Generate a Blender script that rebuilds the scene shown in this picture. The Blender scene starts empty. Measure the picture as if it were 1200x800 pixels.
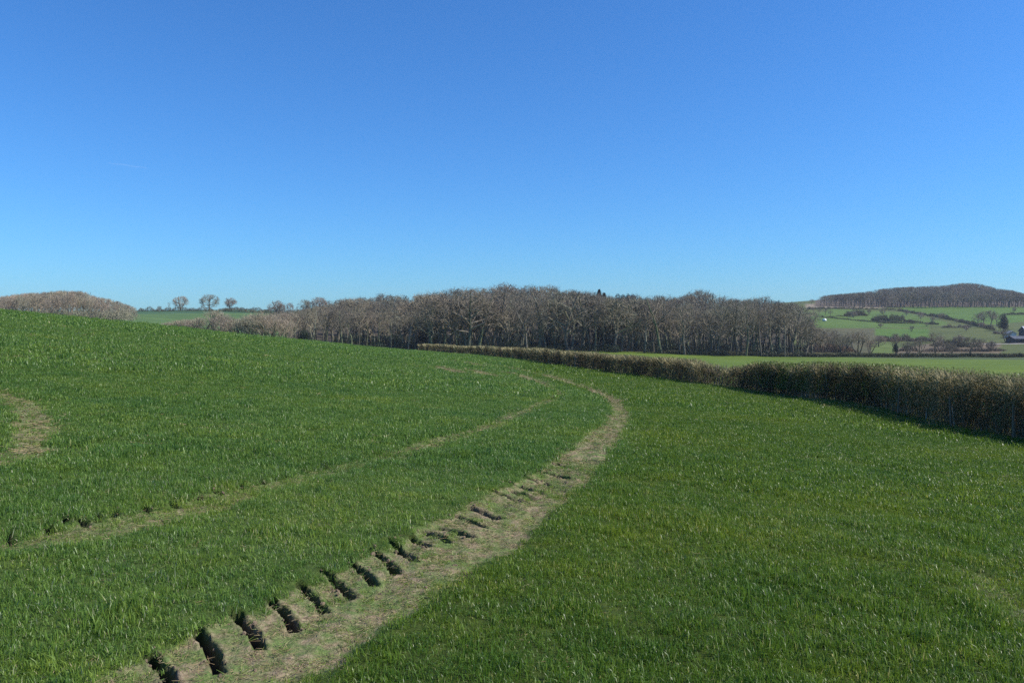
import bpy, bmesh, math, random
import numpy as np
from mathutils import Vector, Matrix

scene = bpy.context.scene
COL = scene.collection
RS = np.random.RandomState(7)
random.seed(7)
FPX = 900.0           # focal length in photo pixels (photo 1200 px wide)
HZ = 375.0            # photo row of the true horizon
EYE = 1.65            # the ground under the camera is z = 0
SUN_AZ = math.radians(97)   # clockwise from +Y
SUN_EL = math.radians(45)

# ------------------------------------------------------------------ helpers
def pchip(x, y, xq):
    x = np.asarray(x, float); y = np.asarray(y, float); xq = np.asarray(xq, float)
    h = np.diff(x); dl = np.diff(y) / h
    m = np.zeros(len(x)); m[0] = dl[0]; m[-1] = dl[-1]
    for i in range(1, len(x) - 1):
        m[i] = (dl[i-1] * h[i] + dl[i] * h[i-1]) / (h[i] + h[i-1])
    q = np.clip(xq, x[0], x[-1])
    i = np.clip(np.searchsorted(x, q) - 1, 0, len(x) - 2)
    t = (q - x[i]) / h[i]
    return ((2*t**3 - 3*t**2 + 1) * y[i] + (t**3 - 2*t**2 + t) * h[i] * m[i]
            + (-2*t**3 + 3*t**2) * y[i+1] + (t**3 - t**2) * h[i] * m[i+1])

def sstep(a, b, x):
    t = np.clip((np.asarray(x, float) - a) / (b - a), 0, 1)
    return t * t * (3 - 2 * t)

def sines(seed, n, wl0, wl1):
    r = np.random.RandomState(seed)
    ang = r.uniform(0, 2*math.pi, n); wl = np.exp(r.uniform(math.log(wl0), math.log(wl1), n)); ph = r.uniform(0, 7, n)
    def f(x, y):
        s = 0
        for a, w, p in zip(ang, wl, ph):
            s = s + np.sin((x*math.cos(a) + y*math.sin(a)) * 2*math.pi / w + p)
        return s / math.sqrt(n * 0.5)
    return f

# ------------------------------------------------------------------ terrain
# height above the eye, by photo column and planar depth
D0 = [0.5, 4, 8, 15, 25, 40, 60, 90, 130, 180, 240, 300, 400, 500, 620, 750, 1000, 1500, 3000]
TAB = {
 -700: [-1.65,-1.58,-1.45,-1.15,-.7,.1,1.0,1.8,1.8,1,.3,.8,3,6,6,4,0,-10,-30],
 0:    [-1.65,-1.60,-1.5,-1.25,-.9,-.35,.3,.95,.75,-.2,-1,0.3,3,6,6,4,0,-10,-30],
 150:  [-1.65,-1.62,-1.58,-1.45,-1.25,-1.0,-.75,-.42,-.9,-1.7,-1.3,.6,3.5,6,6,4,0,-10,-30],
 300:  [-1.65,-1.63,-1.65,-1.65,-1.7,-1.75,-1.85,-2.1,-2.95,-5.2,-6,-4,.5,6,6.6,5,0,-10,-30],
 400:  [-1.65,-1.64,-1.68,-1.75,-1.95,-2.3,-2.7,-3.3,-4.2,-6.4,-8.5,-7.5,-3,1,5,6,2,-10,-30],
 500:  [-1.65,-1.65,-1.70,-1.85,-2.2,-2.7,-3.4,-4.4,-5.6,-7.4,-10,-8,-3,0,0,0,0,-10,-30],
 600:  [-1.65,-1.67,-1.74,-1.95,-2.4,-3.1,-3.95,-5.0,-6.4,-8.3,-10,-7,0,3,3,2,0,-10,-30],
 700:  [-1.65,-1.69,-1.78,-2.05,-2.6,-3.5,-4.45,-5.45,-6.9,-8.6,-10.2,-7,0,3,3,2,0,-10,-30],
 800:  [-1.65,-1.72,-1.84,-2.2,-2.8,-3.75,-4.8,-5.8,-7.2,-9.0,-11,-9,-2,2,4,6,6,-5,-30],
 886:  [-1.65,-1.74,-1.90,-2.35,-3.0,-4.0,-4.95,-6.0,-7.5,-9.4,-11.6,-10.5,-5,1,8,14.5,18,0,-30],
 1040: [-1.65,-1.77,-2.0,-2.6,-3.35,-4.2,-5.1,-6.3,-7.9,-9.8,-11.8,-12.4,-10,-5,2.5,12,32,20,-30],
 1200: [-1.65,-1.80,-2.1,-2.8,-3.6,-4.5,-5.3,-6.4,-7.9,-9.8,-11.8,-12.2,-9.8,-5,3,12,26,20,-30],
 1900: [-1.65,-1.85,-2.3,-3.2,-4.0,-4.9,-5.6,-6.6,-7.9,-9.8,-11.8,-12,-9.5,-5,3,12,22,10,-30],
}
_us = sorted(TAB)
_azk = np.array([math.atan2(u - 600, FPX) for u in _us])
NL = 900; LR = np.linspace(math.log(0.5), math.log(5000), NL)
_cols = []
for u, az in zip(_us, _azk):
    _cols.append(pchip(np.log(np.array(D0) / math.cos(az)), np.array(TAB[u]) + EYE, LR))
_cols = np.array(_cols)
NA = 2880
AZ = np.linspace(-math.pi, math.pi, NA + 1)
_in = np.clip(AZ, _azk[0], _azk[-1])
T2 = np.zeros((NA + 1, NL))
for j in range(NL):
    T2[:, j] = pchip(_azk, _cols[:, j], _in)
_mean = 0.5 * (_cols[0] + _cols[-1])
_out = np.where(AZ > _azk[-1], sstep(_azk[-1], math.pi, AZ), np.where(AZ < _azk[0], sstep(-_azk[0], math.pi, -AZ), 0))[:, None]
T2 = T2 * (1 - _out) + _mean[None, :] * _out

swell = sines(3, 7, 14, 40)
lumps = sines(4, 10, 0.9, 4.0)

def base_z(x, y):
    x = np.asarray(x, float); y = np.asarray(y, float)
    r = np.sqrt(x*x + y*y); az = np.arctan2(x, y)
    lr = np.log(np.maximum(r, 0.5001))
    fi = (az + math.pi) / (2*math.pi) * NA; fj = (lr - LR[0]) / (LR[-1] - LR[0]) * (NL - 1)
    i = np.clip(fi.astype(int), 0, NA - 1); j = np.clip(fj.astype(int), 0, NL - 2)
    a = fi - i; b = np.clip(fj - j, 0, 1)
    z = (T2[i, j]*(1-a)*(1-b) + T2[i+1, j]*a*(1-b) + T2[i, j+1]*(1-a)*b + T2[i+1, j+1]*a*b)
    z = z * sstep(0.5, 3.0, r)
    z = z + 0.05 * swell(x, y) * sstep(6, 30, r)
    return z + 0.012 * lumps(x, y) * sstep(1, 4, r) * (1 - sstep(60, 140, r))

def ray(u, v, dmin=1.5, dmax=1200):
    """where the line of sight through a photo pixel meets the ground"""
    d = np.exp(np.linspace(math.log(dmin), math.log(dmax), 4000))
    x = (u - 600) / FPX * d
    z = base_z(x, d)
    s = EYE - (v - HZ) / FPX * d
    k = np.nonzero(z >= s)[0]
    if len(k) == 0:
        return None
    k = k[0]
    return np.array([x[k], d[k], z[k]])

def at_depth(u, d):
    x = (u - 600) / FPX * d
    return np.array([x, d, float(base_z(x, d))])

# ------------------------------------------------------------------ hedge line, tramlines, lug prints
HEDGE = np.array([(12.9, 4), (13.7, 11), (14.6, 20), (15.3, 29), (15.7, 38), (15.4, 47), (13.4, 60), (8.4, 76), (4.5, 95), (0, 120), (-8, 148), (-22, 184)], float)
def hedge_x(y):
    return pchip(HEDGE[:, 1], HEDGE[:, 0], y)

def smooth_line(pts, step=0.25):
    pts = np.array(pts, float)
    s = np.concatenate([[0], np.cumsum(np.linalg.norm(np.diff(pts, axis=0), axis=1))])
    q = np.arange(0, s[-1], step)
    return np.stack([pchip(s, pts[:, k], q) for k in range(pts.shape[1])], 1)

def px_line(pix, step=0.25):
    return smooth_line([ray(u, v)[:2] for u, v in pix], step)

T1 = px_line([(150, 850), (240, 793), (360, 730), (465, 674), (550, 626), (612, 588), (668, 547), (706, 514), (725, 491), (719, 471), (698, 459), (662, 447), (632, 439)])
T1b = px_line([(632, 439), (600, 431), (560, 426)])
T2L = px_line([(-60, 652), (0, 641), (86, 627), (158, 609), (244, 593), (330, 569), (400, 550), (451, 537), (501, 521), (552, 508), (602, 486), (643, 470), (655, 462), (636, 450), (612, 441), (592, 436)])
T3 = px_line([(512, 430), (524, 433), (541, 438)])
T4 = px_line([(551, 434), (565, 437), (580, 442)])
T5 = px_line([(528, 422), (545, 425), (562, 429)])
T6 = px_line([(-60, 452), (-4, 463), (20, 471), (35, 487), (39, 505), (31, 524), (12, 540), (-24, 550), (-80, 556)])
T7 = px_line([(1150, 678), (1185, 706), (1240, 745)])
T1LEN = float(np.linalg.norm(np.diff(T1, axis=0), axis=1).sum())
#        line, half width, strength of bare soil
TRACKS = [(T1, 0.36, .95), (T1b, .45, .85), (T2L, 0.23, .50), (T3, .7, .95), (T4, .65, 1.0), (T5, .8, .75), (T6, 0.26, .56), (T7, 0.16, .35)]
edge_n = sines(11, 8, 0.25, 1.6)
gap_n = sines(12, 7, 1.0, 6)

def seg_dist(x, y, line):
    """distance to a polyline and the fraction along it"""
    best = np.full(x.shape, 1e9); along = np.zeros(x.shape); side = np.zeros(x.shape)
    m = 0.0
    lx0, ly0 = line.min(0) - 2; lx1, ly1 = line.max(0) + 2
    sel = np.nonzero((x > lx0) & (x < lx1) & (y > ly0) & (y < ly1))[0]
    if len(sel) == 0:
        return best, along, side
    xs, ys = x[sel], y[sel]; b = best[sel]; al = along[sel]; sd = side[sel]
    n = len(line) - 1
    for k in range(n):
        ax, ay = line[k]; dx, dy = line[k+1] - line[k]; L2 = dx*dx + dy*dy + 1e-12
        t = np.clip(((xs-ax)*dx + (ys-ay)*dy) / L2, 0, 1)
        ex = xs - ax - t*dx; ey = ys - ay - t*dy
        d = np.sqrt(ex*ex + ey*ey); up = d < b
        b = np.where(up, d, b); al = np.where(up, (k + t) / n, al); sd = np.where(up, dx*ey - dy*ex, sd)
    best[sel] = b; along[sel] = al; side[sel] = np.sign(sd)
    return best, along, side

def track_mask(x, y):
    m = np.zeros(x.shape)
    en = edge_n(x, y) * 0.04
    for line, hw, st in TRACKS:
        d, al, sd = seg_dist(x, y, line)
        w = hw * (1.15 if line is T1 else 1.0)
        if line is T1: w = hw * (1.12 - 0.40 * sstep(.05, .35, al) + .32*sstep(.35, .5, al) + .40 * sstep(.75, .9, al))
        if line is T2L: w = hw * (1 + 1.0 * sstep(.6, .8, al))
        k = (1 - sstep(w * .75, w * 1.15, d + en)) * st
        if line is T2L: k = np.minimum(k * (1 + 1.2*sstep(.55, .75, al)), 1.1)
        m = np.maximum(m, k)
    return m

BARS1 = [((170,770),(196,802)), ((228,740),(252,785)), ((272,720),(301,757)), ((313,703),(342,734)), ((348,685),(378,714)), ((378,671),(411,699)),
         ((405,657),(438,683)), ((430,644),(464,668)), ((452,634),(486,655)), ((479,628),(501,640)), ((500,622),(519,630)), ((520,618),(543,625)),
         ((540,606),(560,613)), ((556,596),(577,603)), ((584,577),(602,582)), ((606,575),(621,580)), ((600,567),(622,572)), ((621,560),(645,567)), ((640,552),(662,558)), ((655,543),(676,548))]
BARS2 = [((0,624),(6,640)), ((45,614),(53,625)), ((86,609),(97,617)), ((122,597),(131,606)), ((160,593),(169,601)), ((194,589),(203,595)), ((223,579),(232,585)), ((246,575),(255,580)), ((273,569),(281,574)), ((298,562),(306,567)), ((322,556),(331,561)), ((347,550),(356,555)), ((371,545),(381,550)), ((66,606),(73,615)), ((104,603),(110,611))]
BARS = []
for k, (a, b) in enumerate(BARS1 + BARS2):
    A = ray(*a)[:2]; B = ray(*b)[:2]
    if 10 <= k < len(BARS1): c_ = (A+B)/2; A = c_ + (A-c_)*1.6; B = c_ + (B-c_)*1.6
    one = k < len(BARS1)
    dep = 0.105 if k < 11 else (0.115 if one else .07)
    BARS.append((A, B, (0.032 if k < 10 else (.038 if k < 13 else .052) if one else .032), dep))
bar_n = sines(21, 8, 0.05, 0.2)

def bar_mask(x, y):
    m = np.zeros(x.shape); dep = np.zeros(x.shape); rim = np.zeros(x.shape)
    bn = bar_n(x, y) * 0.005
    for A, B, hw, dp in BARS:
        sel = np.nonzero((x > min(A[0], B[0]) - .3) & (x < max(A[0], B[0]) + .3) & (y > min(A[1], B[1]) - .3) & (y < max(A[1], B[1]) + .3))[0]
        if len(sel) == 0: continue
        xs, ys = x[sel], y[sel]; dx, dy = B - A; L2 = dx*dx + dy*dy
        t = np.clip(((xs-A[0])*dx + (ys-A[1])*dy) / L2, 0, 1)
        # prints are slightly bowed
        bow = 0.02 * np.sin(t * math.pi)
        L = math.sqrt(L2)
        d = np.hypot(xs - A[0] - t*dx + bow*dy/L, ys - A[1] - t*dy - bow*dx/L) + bn[sel]
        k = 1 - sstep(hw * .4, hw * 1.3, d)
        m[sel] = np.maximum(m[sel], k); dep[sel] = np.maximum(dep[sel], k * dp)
        rim[sel] = np.maximum(rim[sel], (1 - sstep(hw * 1.1, hw * 2.3, d)) * dp * .12)
    return m, dep, rim

def ground_z(x, y, full=False):
    x = np.asarray(x, float); y = np.asarray(y, float)
    sh = x.shape; x = x.ravel(); y = y.ravel()
    z = base_z(x, y)
    tm = track_mask(x, y); bm, dep, rim = bar_mask(x, y)
    d1, al1, sd1 = seg_dist(x, y, T1)
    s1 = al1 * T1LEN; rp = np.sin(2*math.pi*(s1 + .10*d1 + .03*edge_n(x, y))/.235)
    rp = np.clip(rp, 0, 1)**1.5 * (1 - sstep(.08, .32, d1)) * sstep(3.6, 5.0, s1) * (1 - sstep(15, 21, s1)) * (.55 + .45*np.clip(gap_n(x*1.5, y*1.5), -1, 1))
    z = z - .055 * rp; bm = np.maximum(bm, .6 * rp)  # dips take the dark soil colour, also painting in their small shadows
    z = z - 0.035 * tm + rim - dep + 0.006 * edge_n(x*3, y*3) * tm
    if full:
        return z.reshape(sh), tm.reshape(sh), bm.reshape(sh)
    return z.reshape(sh)

# ------------------------------------------------------------------ mesh building
def mesh_from(name, V, F, mats=(), attrs=None, smooth=False):
    """V (n,3); F a list of (m,k) index arrays"""
    V = np.ascontiguousarray(V, dtype=np.float32)
    Fs = [np.asarray(f, dtype=np.int32) for f in F if len(f)]
    me = bpy.data.meshes.new(name)
    me.vertices.add(len(V)); me.vertices.foreach_set('co', V.ravel())
    nl = sum(f.size for f in Fs); npo = sum(len(f) for f in Fs)
    me.loops.add(nl); me.loops.foreach_set('vertex_index', np.concatenate([f.ravel() for f in Fs]))
    me.polygons.add(npo)
    tot = np.concatenate([np.full(len(f), f.shape[1], np.int32) for f in Fs])
    st = np.concatenate([[0], np.cumsum(tot)[:-1]]).astype(np.int32)
    me.polygons.foreach_set('loop_start', st)
    if smooth: me.polygons.foreach_set('use_smooth', np.ones(npo, bool))
    me.update(calc_edges=True)
    for m in mats: me.materials.append(m)
    for k, a in (attrs or {}).items():
        a = np.asarray(a, np.float32)
        if a.ndim == 2:
            if a.shape[1] == 3: a = np.concatenate([a, np.ones((len(a), 1), np.float32)], 1)
            at = me.attributes.new(k, 'FLOAT_COLOR', 'POINT'); at.data.foreach_set('color', np.ascontiguousarray(a).ravel())
        else:
            at = me.attributes.new(k, 'FLOAT', 'POINT'); at.data.foreach_set('value', a)
    me.validate()
    return me

def link(name, data, parent=None, **props):
    o = bpy.data.objects.new(name, data); COL.objects.link(o)
    if parent is not None: o.parent = parent
    for k, v in props.items(): o[k] = v
    return o

def ribbons(P0, P1, W0, W1, bend=None, rs=None, col=None):
    """tapered flat strips, two segments each. Returns V, F, per-vertex attribute"""
    rs = rs or RS
    n = len(P0); ax = P1 - P0
    rnd = rs.normal(size=(n, 3)); side = np.cross(ax, rnd); side /= np.linalg.norm(side, axis=1)[:, None] + 1e-9
    M = (P0 + P1) / 2 + (bend if bend is not None else 0)
    W0 = np.asarray(W0).reshape(-1, 1); W1 = np.asarray(W1).reshape(-1, 1)
    Wm = (W0 + W1) / 2
    V = np.stack([P0 - side*W0/2, P0 + side*W0/2, M - side*Wm/2, M + side*Wm/2, P1 - side*W1/2, P1 + side*W1/2], 1).reshape(-1, 3)
    b = np.arange(n)[:, None] * 6
    F = np.concatenate([b + np.array([[0, 1, 3, 2]]), b + np.array([[2, 3, 5, 4]])])
    A = np.repeat(col, 6) if col is not None else None
    return V, F, A

def tubes(P0, P1, R0, R1, k=4):
    n = len(P0); ax = P1 - P0; L = np.linalg.norm(ax, axis=1)[:, None] + 1e-9; ax = ax / L
    ref = np.where(np.abs(ax[:, 2:3]) < .9, np.array([[0, 0, 1.]]), np.array([[1., 0, 0]]))
    s = np.cross(ax, ref); s /= np.linalg.norm(s, axis=1)[:, None] + 1e-9; t = np.cross(ax, s)
    an = np.arange(k) * 2*math.pi / k
    c = np.cos(an)[None, :, None]; sn = np.sin(an)[None, :, None]
    ring = s[:, None, :]*c + t[:, None, :]*sn
    V = np.concatenate([P0[:, None, :] + ring*np.asarray(R0).reshape(-1, 1, 1), P1[:, None, :] + ring*np.asarray(R1).reshape(-1, 1, 1)], 1).reshape(-1, 3)
    b = np.arange(n)[:, None] * (2*k)
    F = []
    for i in range(k):
        j = (i + 1) % k
        F.append(b + np.array([[i, j, k + j, k + i]]))
    return V, np.concatenate(F)

def join(parts):
    Vs, Fs, As, off = [], [], [], 0
    for V, F, A in parts:
        Vs.append(V); Fs.append(F + off); off += len(V)
        As.append(A if A is not None else np.zeros(len(V)))
    quads = [f for f in Fs if f.shape[1] == 4]; tris = [f for f in Fs if f.shape[1] == 3]
    FF = []
    if quads: FF.append(np.concatenate(quads))
    if tris: FF.append(np.concatenate(tris))
    return np.concatenate(Vs), FF, np.concatenate(As)

# ------------------------------------------------------------------ materials
def new_mat(name):
    m = bpy.data.materials.new(name); m.use_nodes = True
    nt = m.node_tree; b = nt.nodes['Principled BSDF']
    return m, nt, b

def N(nt, typ, **kw):
    n = nt.nodes.new(typ)
    for k, v in kw.items(): setattr(n, k, v)
    return n

def rgb(c): return (c[0], c[1], c[2], 1.0)

def mixc(nt, fac, a, b, blend='MIX'):
    n = N(nt, 'ShaderNodeMix', data_type='RGBA', blend_type=blend)
    for idx, val in ((0, fac), (6, a), (7, b)):
        if isinstance(val, (int, float)): n.inputs[idx].default_value = val
        elif isinstance(val, tuple): n.inputs[idx].default_value = rgb(val)
        else: nt.links.new(val, n.inputs[idx])
    return n.outputs[2]

def ramp(nt, src, stops):
    n = N(nt, 'ShaderNodeValToRGB'); e = n.color_ramp.elements
    while len(e) < len(stops): e.new(0.5)
    for el, (p, c) in zip(e, stops): el.position = p; el.color = rgb(c) if isinstance(c, tuple) else (c, c, c, 1)
    nt.links.new(src, n.inputs[0]); return n.outputs[0]

def noise(nt, scale, detail=4, vec=None, rough=.6):
    n = N(nt, 'ShaderNodeTexNoise'); n.inputs['Scale'].default_value = scale; n.inputs['Detail'].default_value = detail; n.inputs['Roughness'].default_value = rough
    if vec is not None: nt.links.new(vec, n.inputs['Vector'])
    return n.outputs[0]

def attr(nt, name, kind='GEOMETRY', out='Fac'):
    n = N(nt, 'ShaderNodeAttribute', attribute_name=name, attribute_type=kind)
    return n.outputs[out]

def mat_plant(name, c0, c1, c2, rough=.75, spec=.25, trans=0.0, ob=True):
    """twigs, bark, leaves: colour from the strand attribute 'tone', shifted per object"""
    m, nt, b = new_mat(name)
    c = ramp(nt, attr(nt, 'tone'), [(0, c0), (.5, c1), (1, c2)])
    if ob:
        oi = N(nt, 'ShaderNodeObjectInfo')
        c = mixc(nt, .8, c, ramp(nt, oi.outputs['Random'], [(0, (.62, .64, .62)), (.35, (1.02, .92, .84)), (.65, (.82, .94, .78)), (1, (1.3, 1.18, 1.02))]), 'MULTIPLY')
    nt.links.new(c, b.inputs['Base Color'])
    b.inputs['Roughness'].default_value = rough; b.inputs['Specular IOR Level'].default_value = spec
    if trans:
        tr = N(nt, 'ShaderNodeBsdfTranslucent'); nt.links.new(c, tr.inputs[0])
        mx = N(nt, 'ShaderNodeMixShader'); mx.inputs[0].default_value = trans
        nt.links.new(b.outputs[0], mx.inputs[1]); nt.links.new(tr.outputs[0], mx.inputs[2])
        nt.links.new(mx.outputs[0], nt.nodes['Material Output'].inputs[0])
    return m

M_BARK = mat_plant('bark', (.06, .055, .042), (.105, .097, .073), (.165, .15, .115))
M_TWIG = mat_plant('twigs', (.105, .092, .068), (.192, .167, .124), (.30, .262, .195))
M_TWIG_TAN = mat_plant('tan_twigs', (.20, .165, .125), (.33, .275, .21), (.45, .385, .30))
M_TWIG_GREY = mat_plant('grey_twigs', (.15, .13, .105), (.25, .215, .17), (.36, .31, .25))
M_BARK_IVY = mat_plant('mossy_bark', (.05, .062, .03), (.12, .13, .075), (.22, .22, .14))
M_BARK_PALE = mat_plant('pale_bark', (.10, .092, .07), (.16, .148, .115), (.23, .21, .165))
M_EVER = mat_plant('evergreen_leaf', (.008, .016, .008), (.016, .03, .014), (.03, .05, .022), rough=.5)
M_HTWIG = mat_plant('hedge_twigs', (.065, .05, .026), (.18, .150, .070), (.38, .325, .16), ob=False)
M_HDEAD = mat_plant('hedge_buds', (.20, .155, .07), (.31, .26, .12), (.40, .35, .18), ob=False, trans=.2)
M_HLEAF = mat_plant('hedge_leaves', (.06, .095, .016), (.12, .17, .03), (.20, .25, .05), ob=False, trans=.2, rough=.5)
M_HSTEM = mat_plant('hedge_stems', (.12, .095, .06), (.28, .23, .155), (.50, .43, .31), ob=False)
M_FHEDGE = mat_plant('far_hedge', (.045, .048, .026), (.095, .088, .05), (.17, .145, .085))
M_FBRUSH = mat_plant('brushwood', (.12, .09, .072), (.20, .15, .118), (.29, .225, .17))

def mat_grass(name, stops, spec=.36, rough=.38, trans=.45):
    m, nt, b = new_mat(name)
    c = ramp(nt, attr(nt, 'tone'), stops)
    t = attr(nt, 'tint', 'INSTANCER')
    c = mixc(nt, 1.0, c, ramp(nt, t, [(0, (.62, .78, .85)), (.5, (1, 1, 1)), (1, (1.5, 1.22, .9))]), 'MULTIPLY')
    c = mixc(nt, attr(nt, 'headland', 'INSTANCER'), c, mixc(nt, 1.0, c, (.87, .86, .54), 'MULTIPLY'))
    nt.links.new(c, b.inputs['Base Color'])
    b.inputs['Roughness'].default_value = rough; b.inputs['Specular IOR Level'].default_value = spec
    tr = N(nt, 'ShaderNodeBsdfTranslucent'); nt.links.new(c, tr.inputs[0])
    mx = N(nt, 'ShaderNodeMixShader'); mx.inputs[0].default_value = trans
    nt.links.new(b.outputs[0], mx.inputs[1]); nt.links.new(tr.outputs[0], mx.inputs[2])
    nt.links.new(mx.outputs[0], nt.nodes['Material Output'].inputs[0])
    return m
M_GRASS = mat_grass('grass_blades', [(0, (.072, .135, .020)), (.55, (.148, .250, .040)), (.88, (.22, .33, .06)), (.95, (.30, .33, .11)), (1, (.50, .50, .28))])  # the palest stops carry sun glints as blade colour
M_STRAW = mat_grass('dry_grass', [(0, (.15, .11, .055)), (.35, (.28, .215, .12)), (.55, (.40, .32, .19)), (.7, (.15, .20, .05)), (1, (.11, .18, .03))], spec=.25, rough=.6, trans=.15)

def mat_plain(name, col, rough=.8, sc=6, amt=.35, metal=0):
    m, nt, b = new_mat(name)
    tc = N(nt, 'ShaderNodeTexCoord')
    c = mixc(nt, 1.0, col, ramp(nt, noise(nt, sc, 5, tc.outputs['Object']), [(.3, (1-amt,)*3), (.7, (1+amt*.5,)*3)]), 'MULTIPLY')
    nt.links.new(c, b.inputs['Base Color']); b.inputs['Roughness'].default_value = rough; b.inputs['Metallic'].default_value = metal
    return m
M_POST = mat_plain('weathered_wood', (.21, .155, .095), .85, 14)
M_ROOF = mat_plain('grey_sheet_roof', (.42, .43, .45), .5, 1.2, .2)
M_DARKROOF = mat_plain('slate_roof', (.06, .065, .075), .6, 1.5, .25)
M_BOARD = mat_plain('dark_boarding', (.035, .036, .04), .8, 2, .3)
M_WHITEWALL = mat_plain('pale_render', (.6, .6, .58), .8, 2, .15)
M_OPEN = mat_plain('dark_interior', (.015, .015, .017), .9, 2, .2)
M_WRAP = mat_plain('white_wrap', (.8, .8, .8), .35, 4, .06)
M_YARD = mat_plain('pale_concrete', (.30, .28, .24), .8, .5, .2)

# ground
def ground_material():
    m, nt, b = new_mat('field_ground')
    L = nt.links
    geo = N(nt, 'ShaderNodeNewGeometry'); P = geo.outputs['Position']
    base = N(nt, 'ShaderNodeAttribute', attribute_name='field', attribute_type='GEOMETRY').outputs['Color']
    tr = attr(nt, 'track'); bar = attr(nt, 'bar')
    # patchiness of the sward at several sizes
    c = mixc(nt, 1.0, base, ramp(nt, noise(nt, .045, 4, P), [(.3, (.80, .84, .86)), (.7, (1.18, 1.12, 1.05))]), 'MULTIPLY')
    c = mixc(nt, 1.0, c, ramp(nt, noise(nt, .9, 5, P), [(.3, (.72, .76, .78)), (.72, (1.3, 1.22, 1.15))]), 'MULTIPLY')
    c = mixc(nt, 1.0, c, ramp(nt, noise(nt, 9, 6, P, .75), [(.32, (.5, .55, .5)), (.5, (.95, .95, .95)), (.7, (1.7, 1.5, 1.5))]), 'MULTIPLY')
    # dry straw and worn soil along the wheelings
    n1 = noise(nt, 5, 6, P, .7); n2 = noise(nt, 45, 5, P, .7)
    soil = ramp(nt, n2, [(.3, (.12, .088, .052)), (.5, (.245, .185, .112)), (.72, (.40, .32, .21))])
    soil = mixc(nt, ramp(nt, n1, [(.40, 0.), (.58, 1.)]), soil, ramp(nt, n2, [(.3, (.07, .12, .03)), (.7, (.17, .21, .07))]))
    ad = N(nt, 'ShaderNodeMath', operation='MULTIPLY_ADD'); L.new(noise(nt, 12, 5, P, .7), ad.inputs[0]); ad.inputs[1].default_value = .9
    L.new(tr, ad.inputs[2])
    f = N(nt, 'ShaderNodeMapRange'); f.inputs['From Min'].default_value = .72; f.inputs['From Max'].default_value = 1.05
    L.new(ad.outputs[0], f.inputs[0])
    c = mixc(nt, f.outputs[0], c, soil)
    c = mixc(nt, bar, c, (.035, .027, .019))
    L.new(c, b.inputs['Base Color'])
    b.inputs['Roughness'].default_value = .9; b.inputs['Specular IOR Level'].default_value = .15
    bp = N(nt, 'ShaderNodeBump'); bp.inputs['Strength'].default_value = .8; bp.inputs['Distance'].default_value = .05
    L.new(noise(nt, 14, 6, P, .75), bp.inputs['Height']); L.new(bp.outputs[0], b.inputs['Normal'])
    return m
M_GROUND = ground_material()

# ------------------------------------------------------------------ ground sheet
GREEN_L = (.118, .212, .044); GREEN_R = (.085, .150, .020)
def poly_in(u, v, poly):
    inside = np.zeros(u.shape, bool); n = len(poly)
    for i in range(n):
        x0, y0 = poly[i]; x1, y1 = poly[(i+1) % n]
        if y0 == y1: continue
        c = ((y0 > v) != (y1 > v)) & (u < (x1-x0) * (v-y0) / (y1-y0) + x0)
        inside ^= c
    return inside

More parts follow.
